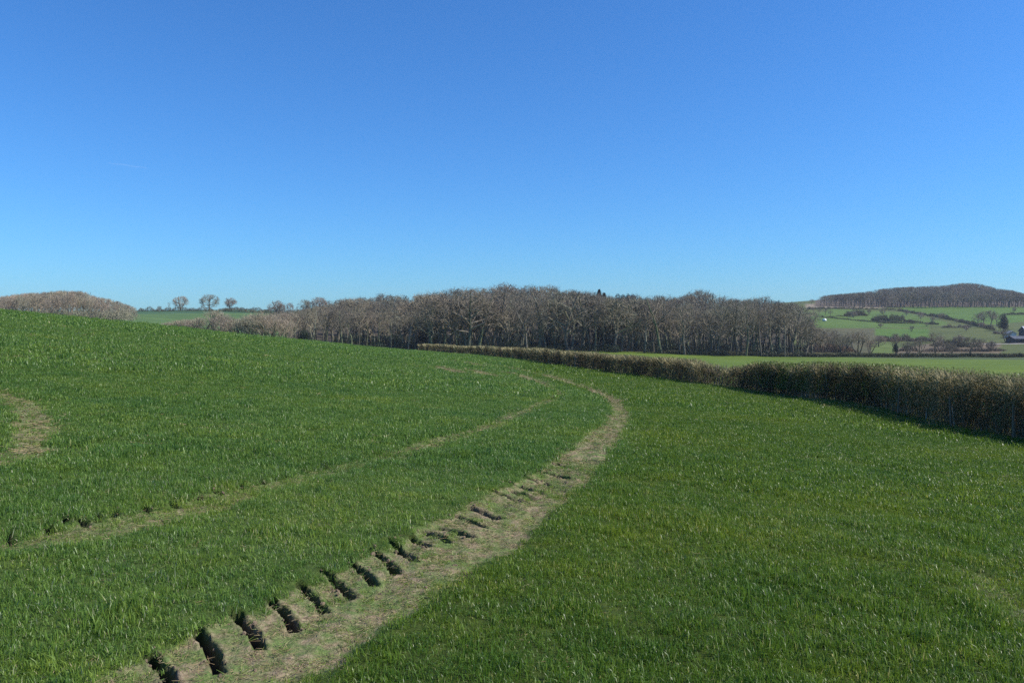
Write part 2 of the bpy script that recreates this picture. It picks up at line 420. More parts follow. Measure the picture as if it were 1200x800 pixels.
def build_ground():
    daz = math.radians(.2)
    az = [-math.radians(43) + daz*i for i in range(int(86/.2) + 1)]
    a0, a1 = az[0], az[-1]
    rest = 2*math.pi - (a1 - a0); nr = 110
    az = np.array(az + [a1 + rest*(i+1)/nr for i in range(nr - 1)])
    rr = [0.4, .8, 1.2, 1.6, 2.0, 2.4, 2.7]
    while rr[-1] < 8.2: rr.append(rr[-1] + .014)
    while rr[-1] < 16: rr.append(rr[-1] * 1.0024)
    while rr[-1] < 1750: rr.append(rr[-1] * (1.0045 if rr[-1] < 900 else 1.02))
    rr = np.array(rr)
    A, R = np.meshgrid(az, rr)
    X = R*np.sin(A); Y = R*np.cos(A)
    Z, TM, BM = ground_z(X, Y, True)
    nR, nA = X.shape
    V = np.stack([X.ravel(), Y.ravel(), Z.ravel()], 1)
    V = np.concatenate([V, [[0, 0, 0]]])
    idx = np.arange(nR*nA).reshape(nR, nA); nx = np.roll(idx, -1, 1)
    Q = np.stack([idx[:-1], idx[1:], nx[1:], nx[:-1]], -1).reshape(-1, 4)[:, ::-1]
    c = nR*nA
    Tt = np.stack([np.full(nA, c), nx[0], idx[0]], 1)[:, ::1]
    x, y, z = V.T
    yy = np.maximum(y, .1)
    U = 600 + FPX * x/yy; Vp = HZ - FPX * (z - EYE)/yy; r = np.hypot(x, y)
    front = y > 0
    fld = np.tile(np.array([GREEN_L]), (len(V), 1))
    side = np.zeros(len(V))
    # headland between the wheeling and the hedge is a darker, yellower green
    tx = np.interp(y, [0, 4, 6, 9, 13, 20, 30, 50], [-2.6, -.9, -.2, 1, 2.0, 3.0, 3.0, 1.0])
    k = sstep(-.6, .6, x - tx)[:, None]
    fld = fld*(1-k) + np.array([GREEN_R])*k
    def paint(mask, col):
        fld[mask] = col
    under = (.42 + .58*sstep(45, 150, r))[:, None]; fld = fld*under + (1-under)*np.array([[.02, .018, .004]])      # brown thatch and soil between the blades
    beyond = front & (x > hedge_x(y)) & (y < 215)
    paint(beyond, (.088, .138, .016))
    far = front & (r > 225)
    paint(far, (.060, .085, .030))
    paint(front & (r > 160) & (r < 262) & (U > 480), (.088, .138, .016))
    # under the woods: leaf litter
    paint(front & (y > 279) & (y < 345) & (U < 164), (.10, .08, .055))
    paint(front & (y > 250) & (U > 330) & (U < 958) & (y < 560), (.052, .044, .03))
    def pp(poly, col, lo=262, hi=1100): paint(front & (y > lo) & (y < hi) & poly_in(U, Vp, poly), col)
    W = dict(bright=(.064, .125, .016), olive=(.072, .092, .024), pale=(.20, .17, .12), brown=(.10, .08, .06), dark=(.045, .065, .025))
    pp([(930, 352), (1210, 352), (1210, 416), (930, 416)], W['olive'])
    pp([(945, 356), (1036, 356), (1036, 361), (945, 361)], W['pale'])
    pp([(1054, 363), (1060, 359.5), (1210, 359.5), (1210, 376), (1165, 380), (1135, 378)], W['bright'])
    pp([(975, 362), (1060, 366), (1112, 378), (1100, 384), (944, 384), (944, 372)], (.070, .122, .020))
    pp([(1025, 385), (1100, 385), (1090, 396), (1040, 396), (1024, 392)], W['bright'])
    pp([(1090, 380), (1165, 388), (1170, 400), (1090, 400)], W['olive'])
    pp([(943, 385), (1024, 385), (1035, 414), (943, 414)], (.075, .075, .036))
    pp([(1025, 398), (1050, 400), (1050, 414), (1020, 414)], (.095, .135, .03))
    pp([(1108, 400), (1172, 402), (1175, 414), (1050, 414), (1052, 408)], (.125, .10, .062))
    pp([(1172, 404), (1220, 404), (1220, 410), (1170, 411)], W['olive'])
    paint(front & (r > 735) & (U > 955) & (Vp < 359.3), (.09, .072, .05))
    # far left
    pp([(-60, 330), (300, 330), (340, 400), (-60, 400)], (.075, .135, .045), 130)
    pp([(150, 330), (330, 330), (330, 366.5), (150, 368)], (.05, .105, .05), 330)
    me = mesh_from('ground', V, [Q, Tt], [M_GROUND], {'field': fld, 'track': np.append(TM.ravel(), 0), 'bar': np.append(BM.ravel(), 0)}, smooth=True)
    return link('ground', me, kind='structure')
build_ground()

# ------------------------------------------------------------------ grass
LIB = bpy.data.collections.new('sources')      # never linked to the scene
def tuft(n, rad, h, w, seed, lean=.8):
    rs = np.random.RandomState(seed)
    a = rs.uniform(0, 2*math.pi, n); q = np.sqrt(rs.uniform(0, 1, n)) * rad
    P = np.stack([q*np.cos(a), q*np.sin(a), np.full(n, -.012)], 1)
    hh = h * rs.uniform(.45, 1.15, n)
    la = rs.uniform(0, 2*math.pi, n); ll = np.abs(rs.normal(0, lean, n)) * hh
    d = np.stack([np.cos(la), np.sin(la), np.zeros(n)], 1)
    tw = la + rs.normal(1.57, .5, n)
    s = np.stack([np.cos(tw), np.sin(tw), np.zeros(n)], 1)
    W = w * rs.uniform(.7, 1.3, n)[:, None]
    M = P + d*(ll*.3)[:, None] + np.array([[0, 0, 1]])*(hh*.6)[:, None]
    E = P + d*ll[:, None] + np.array([[0, 0, 1]])*(hh * np.clip(1.05 - ll/hh*.4, .3, 1))[:, None]
    V = np.stack([P - s*W/2, P + s*W/2, M - s*W*.45, M + s*W*.45, E], 1).reshape(-1, 3)
    b = np.arange(n)[:, None]*5
    Q = b + np.array([[0, 1, 3, 2]]); T = b + np.array([[2, 3, 4]])
    tone = np.repeat(np.clip(rs.beta(2, 2.2, n) * .86 + (rs.uniform(size=n) < .036) * .5, 0, 1), 5)  # a few blades take the top tone, the painted glints of the grass
    return V, [Q, T], tone

def source(name, V, F, tone, mats):
    o = bpy.data.objects.new(name, mesh_from(name, V, F, mats, {'tone': tone}))
    LIB.objects.link(o); return o

def gn_scatter(name, pts, rot, scl, extra, objs, pick=None, **props):
    """one object whose geometry nodes place copies of the source meshes on its points"""
    me = bpy.data.meshes.new(name)
    me.vertices.add(len(pts)); me.vertices.foreach_set('co', np.ascontiguousarray(pts, np.float32).ravel())
    def addv(k, a):
        t = me.attributes.new(k, 'FLOAT_VECTOR', 'POINT'); t.data.foreach_set('vector', np.ascontiguousarray(a, np.float32).ravel())
    addv('rot', rot); addv('scl', scl)
    for k, a in extra.items():
        t = me.attributes.new(k, 'FLOAT', 'POINT'); t.data.foreach_set('value', np.ascontiguousarray(a, np.float32))
    idx = me.attributes.new('pick', 'INT', 'POINT'); idx.data.foreach_set('value', (RS.randint(0, len(objs), len(pts)) if pick is None else pick).astype(np.int32))
    me.update()
    c = bpy.data.collections.new(name + '_src')
    for o in objs: c.objects.link(o)
    ng = bpy.data.node_groups.new(name + '_nodes', 'GeometryNodeTree')
    ng.interface.new_socket('Geometry', in_out='INPUT', socket_type='NodeSocketGeometry')
    ng.interface.new_socket('Geometry', in_out='OUTPUT', socket_type='NodeSocketGeometry')
    gi = ng.nodes.new('NodeGroupInput'); go = ng.nodes.new('NodeGroupOutput')
    mp = ng.nodes.new('GeometryNodeMeshToPoints'); ip = ng.nodes.new('GeometryNodeInstanceOnPoints')
    ci = ng.nodes.new('GeometryNodeCollectionInfo'); ci.inputs['Collection'].default_value = c
    ci.inputs['Separate Children'].default_value = True; ci.inputs['Reset Children'].default_value = True
    def na(k, t):
        n = ng.nodes.new('GeometryNodeInputNamedAttribute'); n.data_type = t; n.inputs['Name'].default_value = k; return n.outputs['Attribute']
    L = ng.links
    L.new(gi.outputs[0], mp.inputs['Mesh']); L.new(mp.outputs[0], ip.inputs['Points']); L.new(ci.outputs[0], ip.inputs['Instance'])
    ip.inputs['Pick Instance'].default_value = True
    L.new(na('pick', 'INT'), ip.inputs['Instance Index'])
    er = ng.nodes.new('FunctionNodeEulerToRotation'); L.new(na('rot', 'FLOAT_VECTOR'), er.inputs[0]); L.new(er.outputs[0], ip.inputs['Rotation'])
    L.new(na('scl', 'FLOAT_VECTOR'), ip.inputs['Scale'])
    L.new(ip.outputs[0], go.inputs[0])
    o = link(name, me, **props)
    o.modifiers.new('scatter', 'NODES').node_group = ng
    return o

clump = sines(31, 12, .35, 2.5); patch = sines(32, 9, 2.5, 14)
def spread_points(r0, r1, density, azmax, seed):
    rs = np.random.RandomState(seed)
    am = math.radians(azmax)
    n = int(density * am * (r1*r1 - r0*r0))
    a = rs.uniform(-am, am, n); r = np.sqrt(rs.uniform(r0*r0, r1*r1, n))
    x = r*np.sin(a); y = r*np.cos(a)
    k = x < hedge_x(y) - .4
    return x[k], y[k], rs

def grass_band(name, r0, r1, density, azmax, seed, n, rad, h, w, label):
    x, y, rs = spread_points(r0, r1, density, azmax, seed)
    z, tm, bm = ground_z(x, y, True)
    ok = (bm < .05) & (rs.uniform(size=len(x)) > tm*(.80 + .5*gap_n(x*2.2, y*2.2)*.5) - .06)
    if r0 > 20: ok &= (tm < .06) | (rs.uniform(size=len(x)) < .05)
    # keep the mouths of the prints clear
    x, y, z, tm = x[ok], y[ok], z[ok], tm[ok]
    tx = np.interp(y, [0, 4, 6, 9, 13, 20, 30, 50], [-2.6, -.9, -.2, 1, 2.0, 3.0, 3.0, 1.0])
    right = sstep(-.5, .5, x - tx)
    cl = clump(x, y); pa = patch(x, y)
    s = np.clip(.98 + .13*cl + .09*pa + rs.normal(0, .20, len(x)), .35, 1.8) * (1 - .55*np.clip(tm*1.4, 0, 1))
    s = s * (1 + .45*(clump(x*.7+9, y*.7) > 1.25)) 
    if r1 < 12: s = s * (1 - .35*np.clip((rs.uniform(size=len(x))), 0, 1))
    tint = np.clip(.42 + .10*patch(y*1.3, x) + .1*clump(y, x) + .05*right + rs.normal(0, .12, len(x)) + .3*tm, 0, 1)
    rot = np.stack([rs.normal(0, .12, len(x)), rs.normal(0, .12, len(x)), rs.uniform(0, 6.28, len(x))], 1)
    scl = np.stack([s**.4, s**.4, s], 1)
    src = []
    for k in range(6):
        V, F, t = tuft(n, rad, h, w, seed*50 + k)
        src.append(source(name + '_tuft', V, F, t, [M_GRASS]))
    gn_scatter(name, np.stack([x, y, z], 1), rot, scl, {'tint': tint, 'headland': right}, src, kind='stuff', label=label, category='grass')

grass_band('field_grass', 1.2, 10, 600, 50, 1, 18, .06, .062, .0042, 'short bright green grass covering the near field beside the wheel tracks')
grass_band('field_grass', 9, 24, 140, 48, 2, 30, .13, .068, .0070, 'short green grass in the middle of the near field')
grass_band('field_grass', 22, 62, 16, 42, 3, 40, .30, .095, .017, 'green grass towards the crest of the near field')
grass_band('field_grass', 58, 170, 2.4, 40, 4, 60, .85, .11, .045, 'smooth green grass on the far crest of the near field')

def straw(r0, r1, density, seed, n, rad, w, L):
    x, y, rs = spread_points(r0, r1, density, 48, seed)
    z, tm, bm = ground_z(x, y, True)
    ok = (rs.uniform(size=len(x)) < tm*.9 + .02) & (bm < .01) & (bar_mask(x, y)[2] < .004)
    x, y, z, tm = x[ok], y[ok], z[ok], tm[ok]
    src = []
    for k in range(5):
        r2 = np.random.RandomState(seed*70 + k)
        a = r2.uniform(0, 6.28, n); q = rad*np.sqrt(r2.uniform(size=n)); b = r2.uniform(0, 6.28, n)
        P0 = np.stack([q*np.cos(a), q*np.sin(a), r2.uniform(.0, .012, n)], 1)
        l = L*r2.uniform(.4, 1.2, n)
        P1 = P0 + np.stack([l*np.cos(b), l*np.sin(b), r2.uniform(-.01, .3, n)*l], 1)
        V, F, A = ribbons(P0, P1, np.full(n, w), np.full(n, w*.3), rs=r2, col=r2.uniform(0, 1, n)**1.0)
        src.append(source('straw_wisp', V, [F], A, [M_STRAW]))
    m = len(x)
    rot = np.stack([rs.normal(0, .1, m), rs.normal(0, .1, m), rs.uniform(0, 6.28, m)], 1)
    gn_scatter('dry_grass_litter', np.stack([x, y, z], 1), rot, np.ones((m, 3))*rs.uniform(.6, 1.3, m)[:, None], {'tint': rs.uniform(.3, .7, m)}, src,
               kind='stuff', label='pale dry grass litter lying in the worn wheel tracks', category='dry grass')
straw(2, 10, 420, 6, 14, .06, .0028, .045)
straw(10, 30, 90, 7, 22, .14, .006, .08)
straw(30, 95, 12, 8, 30, .35, .016, .16)

def crumbs():
    x, y, rs = spread_points(2, 14, 260, 48, 77)
    z, tm, bm = ground_z(x, y, True)
    rim = bar_mask(x, y)[2]
    ok = (rs.uniform(size=len(x)) < .10*tm + 60*rim*(bm < .4))
    x, y, z = x[ok], y[ok], z[ok]
    src = []
    for k in range(4):
        b = bmesh.new(); bmesh.ops.create_icosphere(b, subdivisions=2, radius=1.0); rd = random.Random(k)
        for v in b.verts: v.co *= rd.uniform(.72, 1.15); v.co.z *= .7
        me = bpy.data.meshes.new('crumb'); b.to_mesh(me); b.free(); me.materials.append(M_SOIL)
        o = bpy.data.objects.new('crumb', me); LIB.objects.link(o); src.append(o)
    m = len(x); sc = np.exp(rs.normal(math.log(.010), .5, m))[:, None]*np.ones((1, 3))
    gn_scatter('soil_crumbs', np.stack([x, y, z], 1), rs.uniform(0, 6, (m, 3)), np.clip(sc*.8, .003, .017), {}, src, kind='stuff', label='crumbs of brown soil thrown up around the tyre prints', category='soil')
M_SOIL = mat_plain('crumbled_soil', (.16, .115, .07), .95, 9, .4)
crumbs()

# ------------------------------------------------------------------ bare trees
def grow_tree(seed, H, style):
    rd = random.Random(seed)
    segs = []      # (p0, p1, r0, r1, level)
    def branch(p, d, L, r, lev, maxlev, nseg, kids, spread, up):
        pts = [p]; rad = [r]; dirs = []
        cur = Vector(p); dd = Vector(d).normalized()
        for i in range(nseg):
            wob = .10 + .10*lev
            dd = (dd + Vector((rd.gauss(0, wob), rd.gauss(0, wob), rd.gauss(0, wob) + up*.10))).normalized()
            nx = cur + dd * (L/nseg)
            r1 = r * (1 - .78*(i+1)/nseg)
            segs.append((tuple(cur), tuple(nx), rad[-1], r1, lev))
            cur = nx; pts.append(cur.copy()); rad.append(r1); dirs.append(dd.copy())
        if lev >= maxlev: return
        for k in range(kids[lev]):
            t0 = start[lev]
            t = t0 + (1 - t0) * (k + rd.random()) / kids[lev]
            f = t*nseg; i = min(int(f), nseg-1); q = pts[i].lerp(pts[i+1], f-i)
            ax = dirs[i]; side = ax.cross(Vector((rd.gauss(0, 1), rd.gauss(0, 1), rd.gauss(0, 1)))).normalized()
            ang = math.radians(rd.uniform(*spread[lev]))
            nd = ax*math.cos(ang) + side*math.sin(ang)
            if lev == 0:
                phi = k*2.4 + rd.uniform(-.4, .4); nd = Vector((math.sin(ang)*math.cos(phi), math.sin(ang)*math.sin(phi), math.cos(ang)))
            frac = 1 - t
            nl = L*lens[lev]*((.55 + .75*math.sin(min(1, frac*1.15+.12)*math.pi*.62)) if lev == 0 else (.5 + .6*frac))*rd.uniform(.8, 1.2)
            branch(q, nd, nl, max(rad[i]*.55, .012), lev+1, maxlev, 3 if lev < 2 else 2, kids, spread, .8)
    if style == 'wood':
        start = [(.42, .30, .46, .22)[seed % 4], .2, .15, .1]; lens = [.40, .5, .5, .5]
        branch(Vector((0, 0, -.3)), Vector((rd.gauss(0, .03), rd.gauss(0, .03), 1)), H, H*(.019 + .008*(seed % 3)/2), 0, 3, 6, [13 + seed % 4, 7, 6, 4], [(28, 58), (30, 60), (30, 70), (30, 70)], .5)
    elif style == 'field':
        start = [.12, .2, .15, .1]; lens = [.56, .6, .55, .5]
        branch(Vector((0, 0, -.3)), Vector((rd.gauss(0, .03), rd.gauss(0, .03), 1)), H*.86, H*.036, 0, 3, 5, [22, 9, 7, 5], [(40, 88), (30, 65), (30, 70), (30, 70)], .35)
    elif style == 'open':
        start = [.30, .2, .15, .1]; lens = [.60, .6, .55, .5]
        branch(Vector((0, 0, -.3)), Vector((rd.gauss(0, .03), rd.gauss(0, .03), 1)), H*.84, H*.028, 0, 3, 5, [20, 9, 7, 5], [(32, 72), (30, 65), (30, 70), (30, 70)], .25)
    elif style == 'multi':
        start = [.1, .2, .15, .1]; lens = [.9, .5, .5, .5]
        for k in range(6):
            a = k*1.05 + rd.uniform(-.3, .3); tl = rd.uniform(.25, .6)
            start = [.25, .2, .15, .1]; lens = [.45, .5, .5, .5]
            branch(Vector((.2*math.cos(a), .2*math.sin(a), -.3)), Vector((tl*math.cos(a), tl*math.sin(a), 1)), H*.95, H*.021, 0, 3, 5, [6, 5, 5, 4], [(18, 50), (30, 60), (30, 70), (30, 70)], .5)
    # twigs die back outside the light: the crown keeps a rounded outline
    zc, rz, rx = {'wood': (.60, .41, .30), 'open': (.56, .42, .44), 'field': (.52, .47, .48), 'multi': (.5, .5, .62)}[style]
    hs = max(q[1][2] for q in segs if q[4] == 0) / .97
    def inside(p, k=1.0): return ((p[0]**2 + p[1]**2) / (rx*hs*k)**2 + ((p[2] - zc*hs) / (rz*hs*k))**2) < 1
    return [q for q in segs if q[4] == 0 or inside(q[1], 1.0 + rd.uniform(-.06, .06))]

def tree_meshes(tag, seed, H, style, bark, twig, ntwig=2, tl=(.5, 1.1), tw=.03, ivy=False):
    segs = grow_tree(seed, H, style)
    rs = np.random.RandomState(seed)
    def arr(lv):
        s = [q for q in segs if q[4] in lv]
        return (np.array([q[0] for q in s]), np.array([q[1] for q in s]), np.array([q[2] for q in s]), np.array([q[3] for q in s]))
    P0, P1, R0, R1 = arr((0,))
    V, F = tubes(P0, P1, R0, R1, 6)
    trunk = mesh_from(tag + '_trunk', V, [F], [bark], {'tone': np.clip(rs.normal(.5, .2, len(V)), 0, 1)}, smooth=True)
    parts = []
    a = arr((1,)); V, F = tubes(*a, 4); parts.append((V, F, np.repeat(rs.uniform(.35, .9, len(a[0])), 8)))
    a = arr((2,)); V, F = tubes(*a, 3); parts.append((V, F, np.repeat(rs.uniform(.2, .8, len(a[0])), 6)))
    a = arr((3,)); V, F, A = ribbons(a[0], a[1], np.maximum(a[2]*2.6, tw*1.2), np.maximum(a[3]*2.6, tw*.7), rs=rs, col=rs.uniform(.1, .9, len(a[0]))); parts.append((V, F, A))
    # twigs off the outer branches
    T = np.repeat(np.arange(len(a[0])), ntwig); n = len(T); f = rs.uniform(.1, 1, n)[:, None]
    q0 = a[0][T]*(1-f) + a[1][T]*f
    dr = (a[1]-a[0])[T]; dr /= np.linalg.norm(dr, axis=1)[:, None] + 1e-9
    d = dr + rs.normal(0, .62, (n, 3)) + np.array([0, 0, .22]); d /= np.linalg.norm(d, axis=1)[:, None]
    q1 = q0 + d * rs.uniform(*tl, n)[:, None]
    V, F, A = ribbons(q0, q1, np.full(n, tw), np.full(n, tw*.35), rs=rs, col=rs.beta(2, 2, n)); parts.append((V, F, A))
    V, F, A = join(parts)
    crown = mesh_from(tag + '_crown', V, F, [twig], {'tone': A})
    top = max(q[1][2] for q in segs) + .25
    return trunk, crown, top

WOOD = [tree_meshes('wood', 100+i, 15, 'wood', (M_BARK_IVY, M_BARK_PALE, M_BARK)[i % 3], M_TWIG, 2, (.4, 1.0), .036) for i in range(9)]
OPEN = [tree_meshes('open', 200+i, 12, 'open', M_BARK, M_TWIG, 4, (.5, 1.2), .045) for i in range(4)]
FIELD = [tree_meshes('field', 240+i, 12, 'field', M_BARK, M_TWIG_GREY, 4, (.5, 1.2), .045) for i in range(4)]
MULTI = [tree_meshes('multi', 300+i, 8, 'multi', M_BARK, M_TWIG, 2, (.4, .8), .03) for i in range(3)]
TAN = [tree_meshes('tan', (403, 407, 411, 401)[i], 12, 'wood', M_BARK_PALE, M_TWIG_TAN, 3, (.5, 1.1), .04) for i in range(4)]
TANB = [tree_meshes('tan_bush', 450+i, 6, 'multi', M_BARK_PALE, M_TWIG_TAN, 2, (.4, .8), .025) for i in range(3)]

N_IND = [0]
def tree(name, proto, x, y, H, label, group=None, cat='tree', widen=1.0, z=None):
    tr, cr, top = proto
    s = H / top
    o = link(name, None, label=label, category=cat)
    if group: o['group'] = group
    zz = float(base_z(x, y)) if z is None else z
    o.location = (x, y, zz - .1); o.rotation_euler = (0, 0, random.uniform(0, 6.28)); o.scale = (s*widen, s*widen, s)
    link('trunk', tr, o); link('crown', cr, o)
    N_IND[0] += 1
    return o

def top_height(u, vtop, d):
    """tree height whose top reaches photo row vtop when rooted at depth d in column u"""
    return EYE - (vtop - HZ)/FPX*d - float(base_z((u-600)/FPX*d, d))

PROF = np.array([(300, 370), (320, 366), (345, 364), (360, 360), (385, 356), (405, 349), (430, 347), (450, 343), (468, 345), (480, 349), (500, 342), (520, 337), (560, 334), (575, 336), (590, 330), (602, 334),
                 (620, 333), (640, 332), (660, 337), (680, 341), (690, 339), (705, 342), (715, 347), (745, 344), (760, 347), (780, 344), (800, 346), (812, 340), (826, 338), (840, 343), (852, 348),
                 (868, 350), (880, 349), (890, 345), (900, 349), (920, 353), (950, 357)], float)
def prof(u): return float(np.interp(u, PROF[:, 0], PROF[:, 1]))

crest = []
back = []      # (x, y, z, H, proto) rear trees of the main wood, one mass
fronts = 0
for row, (d, du, individual) in enumerate([(250, 10, True), (258, 11, True), (268, 12, True), (282, 13, False), (300, 11, False), (325, 11, False), (355, 10, False), (392, 15, False), (428, 15, False)]):
    u = 305 + row*3.3
    while u < 950:
        uu = u + random.uniform(-4, 4); dd = d + random.uniform(-6, 6)
        if uu < 400: dd -= (400-uu)*.25
        u += du*random.uniform(.75, 1.25)
        vt = prof(uu)
        full = top_height(uu, vt, dd)
        if d < 300: H = min(full - .4, random.uniform(12.5, 20) if uu > 480 else random.uniform(9, 13.5))
        elif d < 380: H = min(full, random.uniform(12, 18))
        else: H = min(full, 20) * random.choice([1.0, .95, .9, 1.0])
        if H < 4: continue
        if uu > 935 and H > 12: H = 11
        x = (uu-600)/FPX*dd
        if individual:
            pr = random.choice(WOOD if random.random() < .72 else OPEN)
            if uu < 350: pr = random.choice(TAN)
            tree('bare_tree', pr, x, dd, H, 'reddish bare young tree at the left end of the long wood' if uu < 350 else 'tall leafless grey brown tree along the front edge of the long wood',
                 'young trees at the left end of the long wood' if uu < 350 else 'leafless trees along the front of the long wood', widen=random.uniform(.8, 1.3))
            fronts += 1
        else:
            (back if row < 5 else crest).append((x, dd, float(base_z(x, dd)) - .1, H))

def mass(name, rows, protos, label, cat):
    rows = np.array(rows); srcs = []
    for kk, (tr, cr, top) in enumerate(protos):
        # trunk and crown of one kind joined
        me = bpy.data.meshes.new(name + '_tree')
        import bmesh
        bm = bmesh.new(); bm.from_mesh(tr); nf = len(bm.faces); bm.from_mesh(cr)
        bm.faces.ensure_lookup_table()
        for f in bm.faces[nf:]: f.material_index = 1
        bm.to_mesh(me); bm.free()
        me.materials.append(tr.materials[0]); me.materials.append(cr.materials[0])
        o = bpy.data.objects.new('%s_tree_%d' % (label[:24].replace(' ', '_'), kk), me); LIB.objects.link(o); srcs.append(o)
    n = len(rows); pick = RS.randint(0, len(protos), n)
    s = rows[:, 3] / np.array([p[2] for p in protos])[pick]
    w = RS.uniform(.85, 1.2, n)
    gn_scatter(name, rows[:, :3], np.stack([np.zeros(n), np.zeros(n), RS.uniform(0, 6.28, n)], 1), np.stack([s*w, s*w, s], 1), {}, srcs, pick=pick, kind='stuff', label=label, category=cat)
mass('woodland', back, WOOD, 'dense leafless woodland filling the rise behind the front row of trees', 'woodland')
mass('woodland', crest, OPEN, 'rounded leafless treetops of the woodland along the skyline of the long wood', 'woodland')

# wood on the left, paler and pinkish
PL = np.array([(-60, 350), (0, 347), (20, 344), (50, 342), (75, 340), (100, 341), (108, 346), (125, 349), (140, 353), (155, 358), (162, 363)], float)
lb = []
for row, (d, du, ind) in enumerate([(285, 6, True), (300, 7, False), (318, 7, False), (340, 7, False)]):
    u = -50 + row*2
    while u < 160:
        uu = u + random.uniform(-2, 2); dd = d + random.uniform(-5, 5); u += du*random.uniform(.8, 1.2)
        H = top_height(uu, float(np.interp(uu, PL[:, 0], PL[:, 1])), dd)
        if row == 0: H *= random.uniform(.75, .95)
        x = (uu-600)/FPX*dd
        if H < 2: continue
        if ind and uu > -12: tree('bare_tree', random.choice(TAN), x, dd, H, 'pale tan leafless tree along the edge of the small wood at far left', 'pale trees of the small left hand wood')
        else: lb.append((x, dd, float(base_z(x, dd)) - .1, H))
mass('woodland', lb, TAN, 'pale pinkish brown leafless woodland on the rise at far left', 'woodland')

# wood on the right hand hill
PR = np.array([(950, 352), (965, 346), (985, 344), (1010, 342), (1040, 337), (1080, 335), (1105, 334), (1130, 331), (1145, 332), (1165, 337), (1185, 340), (1205, 345), (1300, 348)], float)
hb = []
for row, d in enumerate([755, 775, 800, 830, 870, 920, 970]):
    u = 962 + row*2
    while u < 1290:
        uu = u + random.uniform(-2, 2); dd = d + random.uniform(-8, 8); u += 4.6*random.uniform(.75, 1.25)
        if uu < 1030 and row > 3: continue
        full = top_height(uu, float(np.interp(uu, PR[:, 0], PR[:, 1])), dd)
        H = min(full, random.uniform(12, 17)) if row < 5 else min(full, 19)
        if H < 3: continue
        x = (uu-600)/FPX*dd
        hb.append((x, dd, float(base_z(x, dd)) - .1, H))
mass('woodland', hb, [WOOD[3], WOOD[7]] + OPEN, 'dark leafless woodland crowning the hill at the right', 'woodland')

# lone trees, each with its own look
def lone(name, proto, u, vtop, d, label, group=None, widen=1.0, cat='tree'):
    H = top_height(u, vtop, d)
    tree(name, proto, (u-600)/FPX*d, d, H, label, group, cat, widen)
lone('bare_tree', FIELD[0], 246, 344, 500, 'largest round bare tree on the left skyline, between two smaller ones', widen=1.25)
lone('bare_tree', FIELD[1], 212, 346, 490, 'oval bare tree on the left skyline, left of the largest tree', widen=1.1)
lone('bare_tree', FIELD[2], 270, 348, 510, 'small bare tree on the skyline just right of the largest tree', widen=1.1)
lone('bare_tree', WOOD[1], 198, 353, 480, 'thin upright bare tree on the left skyline beside the oval one', widen=.7)
lone('bare_tree', OPEN[3], 187, 358, 430, 'small dark bushy tree at the foot of the left skyline field')
lone('bare_tree', FIELD[2], 325, 351, 420, 'bare round tree rising above the tan scrub at the wood end', widen=1.1)
lone('bare_tree', FIELD[0], 340, 354, 540, 'small greenish tree on the skyline right of the tan scrub', widen=.8)
lone('bare_tree', FIELD[1], 359, 350, 470, 'low spreading bare tree above the left end of the long wood', widen=1.1)
lone('bare_tree', FIELD[3], 373, 347, 470, 'taller bare tree above the left end of the long wood')
for k, u in enumerate(range(386, 408, 5)):
    lone('bare_tree', WOOD[k], u, 351 + (k % 2), 560, 'hazy bare tree in the thin line behind the long wood', 'hazy line of trees behind the long wood')
lone('bare_tree', MULTI[0], 1006, 386, 285, 'many stemmed bare tree spreading wide behind the valley hedge', widen=1.25)
lone('bare_tree', OPEN[1], 1096, 389, 280, 'bare spreading tree behind the valley hedge, below the green fields', widen=1.0)
lone('bare_tree', OPEN[2], 1137, 394, 275, 'dark trunked bare tree behind the valley hedge nearest the farm', widen=1.25)
lone('bare_tree', MULTI[1], 1179, 384, 372, 'pale bare tree standing against the farm buildings', widen=.9)
for k, (u, vt, d) in enumerate([(1146, 366, 520), (1153, 364, 525), (1161, 363, 520), (1168, 366, 515)]):
    lone('bare_tree', OPEN[k], u, vt, d, 'bare tree in the clump uphill of the farm', 'clump of bare trees uphill of the farm')
for k, (u, vt, d) in enumerate([(948, 387, 290), (956, 384, 300), (965, 389, 282), (972, 385, 295), (981, 390, 285), (988, 393, 280), (1020, 397, 285), (1064, 399, 285), (1078, 397, 290), (1115, 400, 290)]):
    lone('scrub_tree', MULTI[k % 3], u, vt, d, 'scrubby grey bare tree in the rough ground behind the valley hedge', 'scrubby trees behind the valley hedge', widen=1.2)
for k, (u, vt, d) in enumerate([(946, 361, 600), (953, 359, 605), (960, 360, 600), (967, 361, 595), (973, 363, 590)]):
    lone('scrub_tree', OPEN[k % 4], u, vt, d, 'grey bare tree in the small copse below the hill wood', 'copse below the hill wood')
for k, (u, vt, d) in enumerate([(905, 352, 760), (918, 353, 770), (928, 355, 760), (938, 354, 770), (945, 356, 765), (951, 350, 760)]):
    lone('bare_tree', OPEN[k % 4], u, vt, d, 'small distant bare tree on the dip of the skyline', 'trees on the dip of the skyline')
rt = random.Random(44)
for k, (u, vt, d) in enumerate([(1000, 364, 590), (1018, 362, 640), (1034, 361, 650), (1062, 362, 640), (1079, 365, 600), (1093, 370, 560), (1103, 366, 600), (1121, 373, 560), (1150, 377, 500), (1086, 377, 520),
                                (1132, 380, 470), (1032, 378, 500), (1068, 381, 470), (1048, 393, 330), (1100, 394, 320), (1124, 391, 340), (1148, 396, 310), (1162, 398, 300), (1188, 360, 680), (1030, 392, 340)]):
    lone('scrub_tree', (FIELD + MULTI)[rt.randrange(7)], u, vt, d, 'small bare tree in the hedges of the right hand hillside', 'small trees in the hillside hedges', widen=rt.uniform(.9, 1.3))
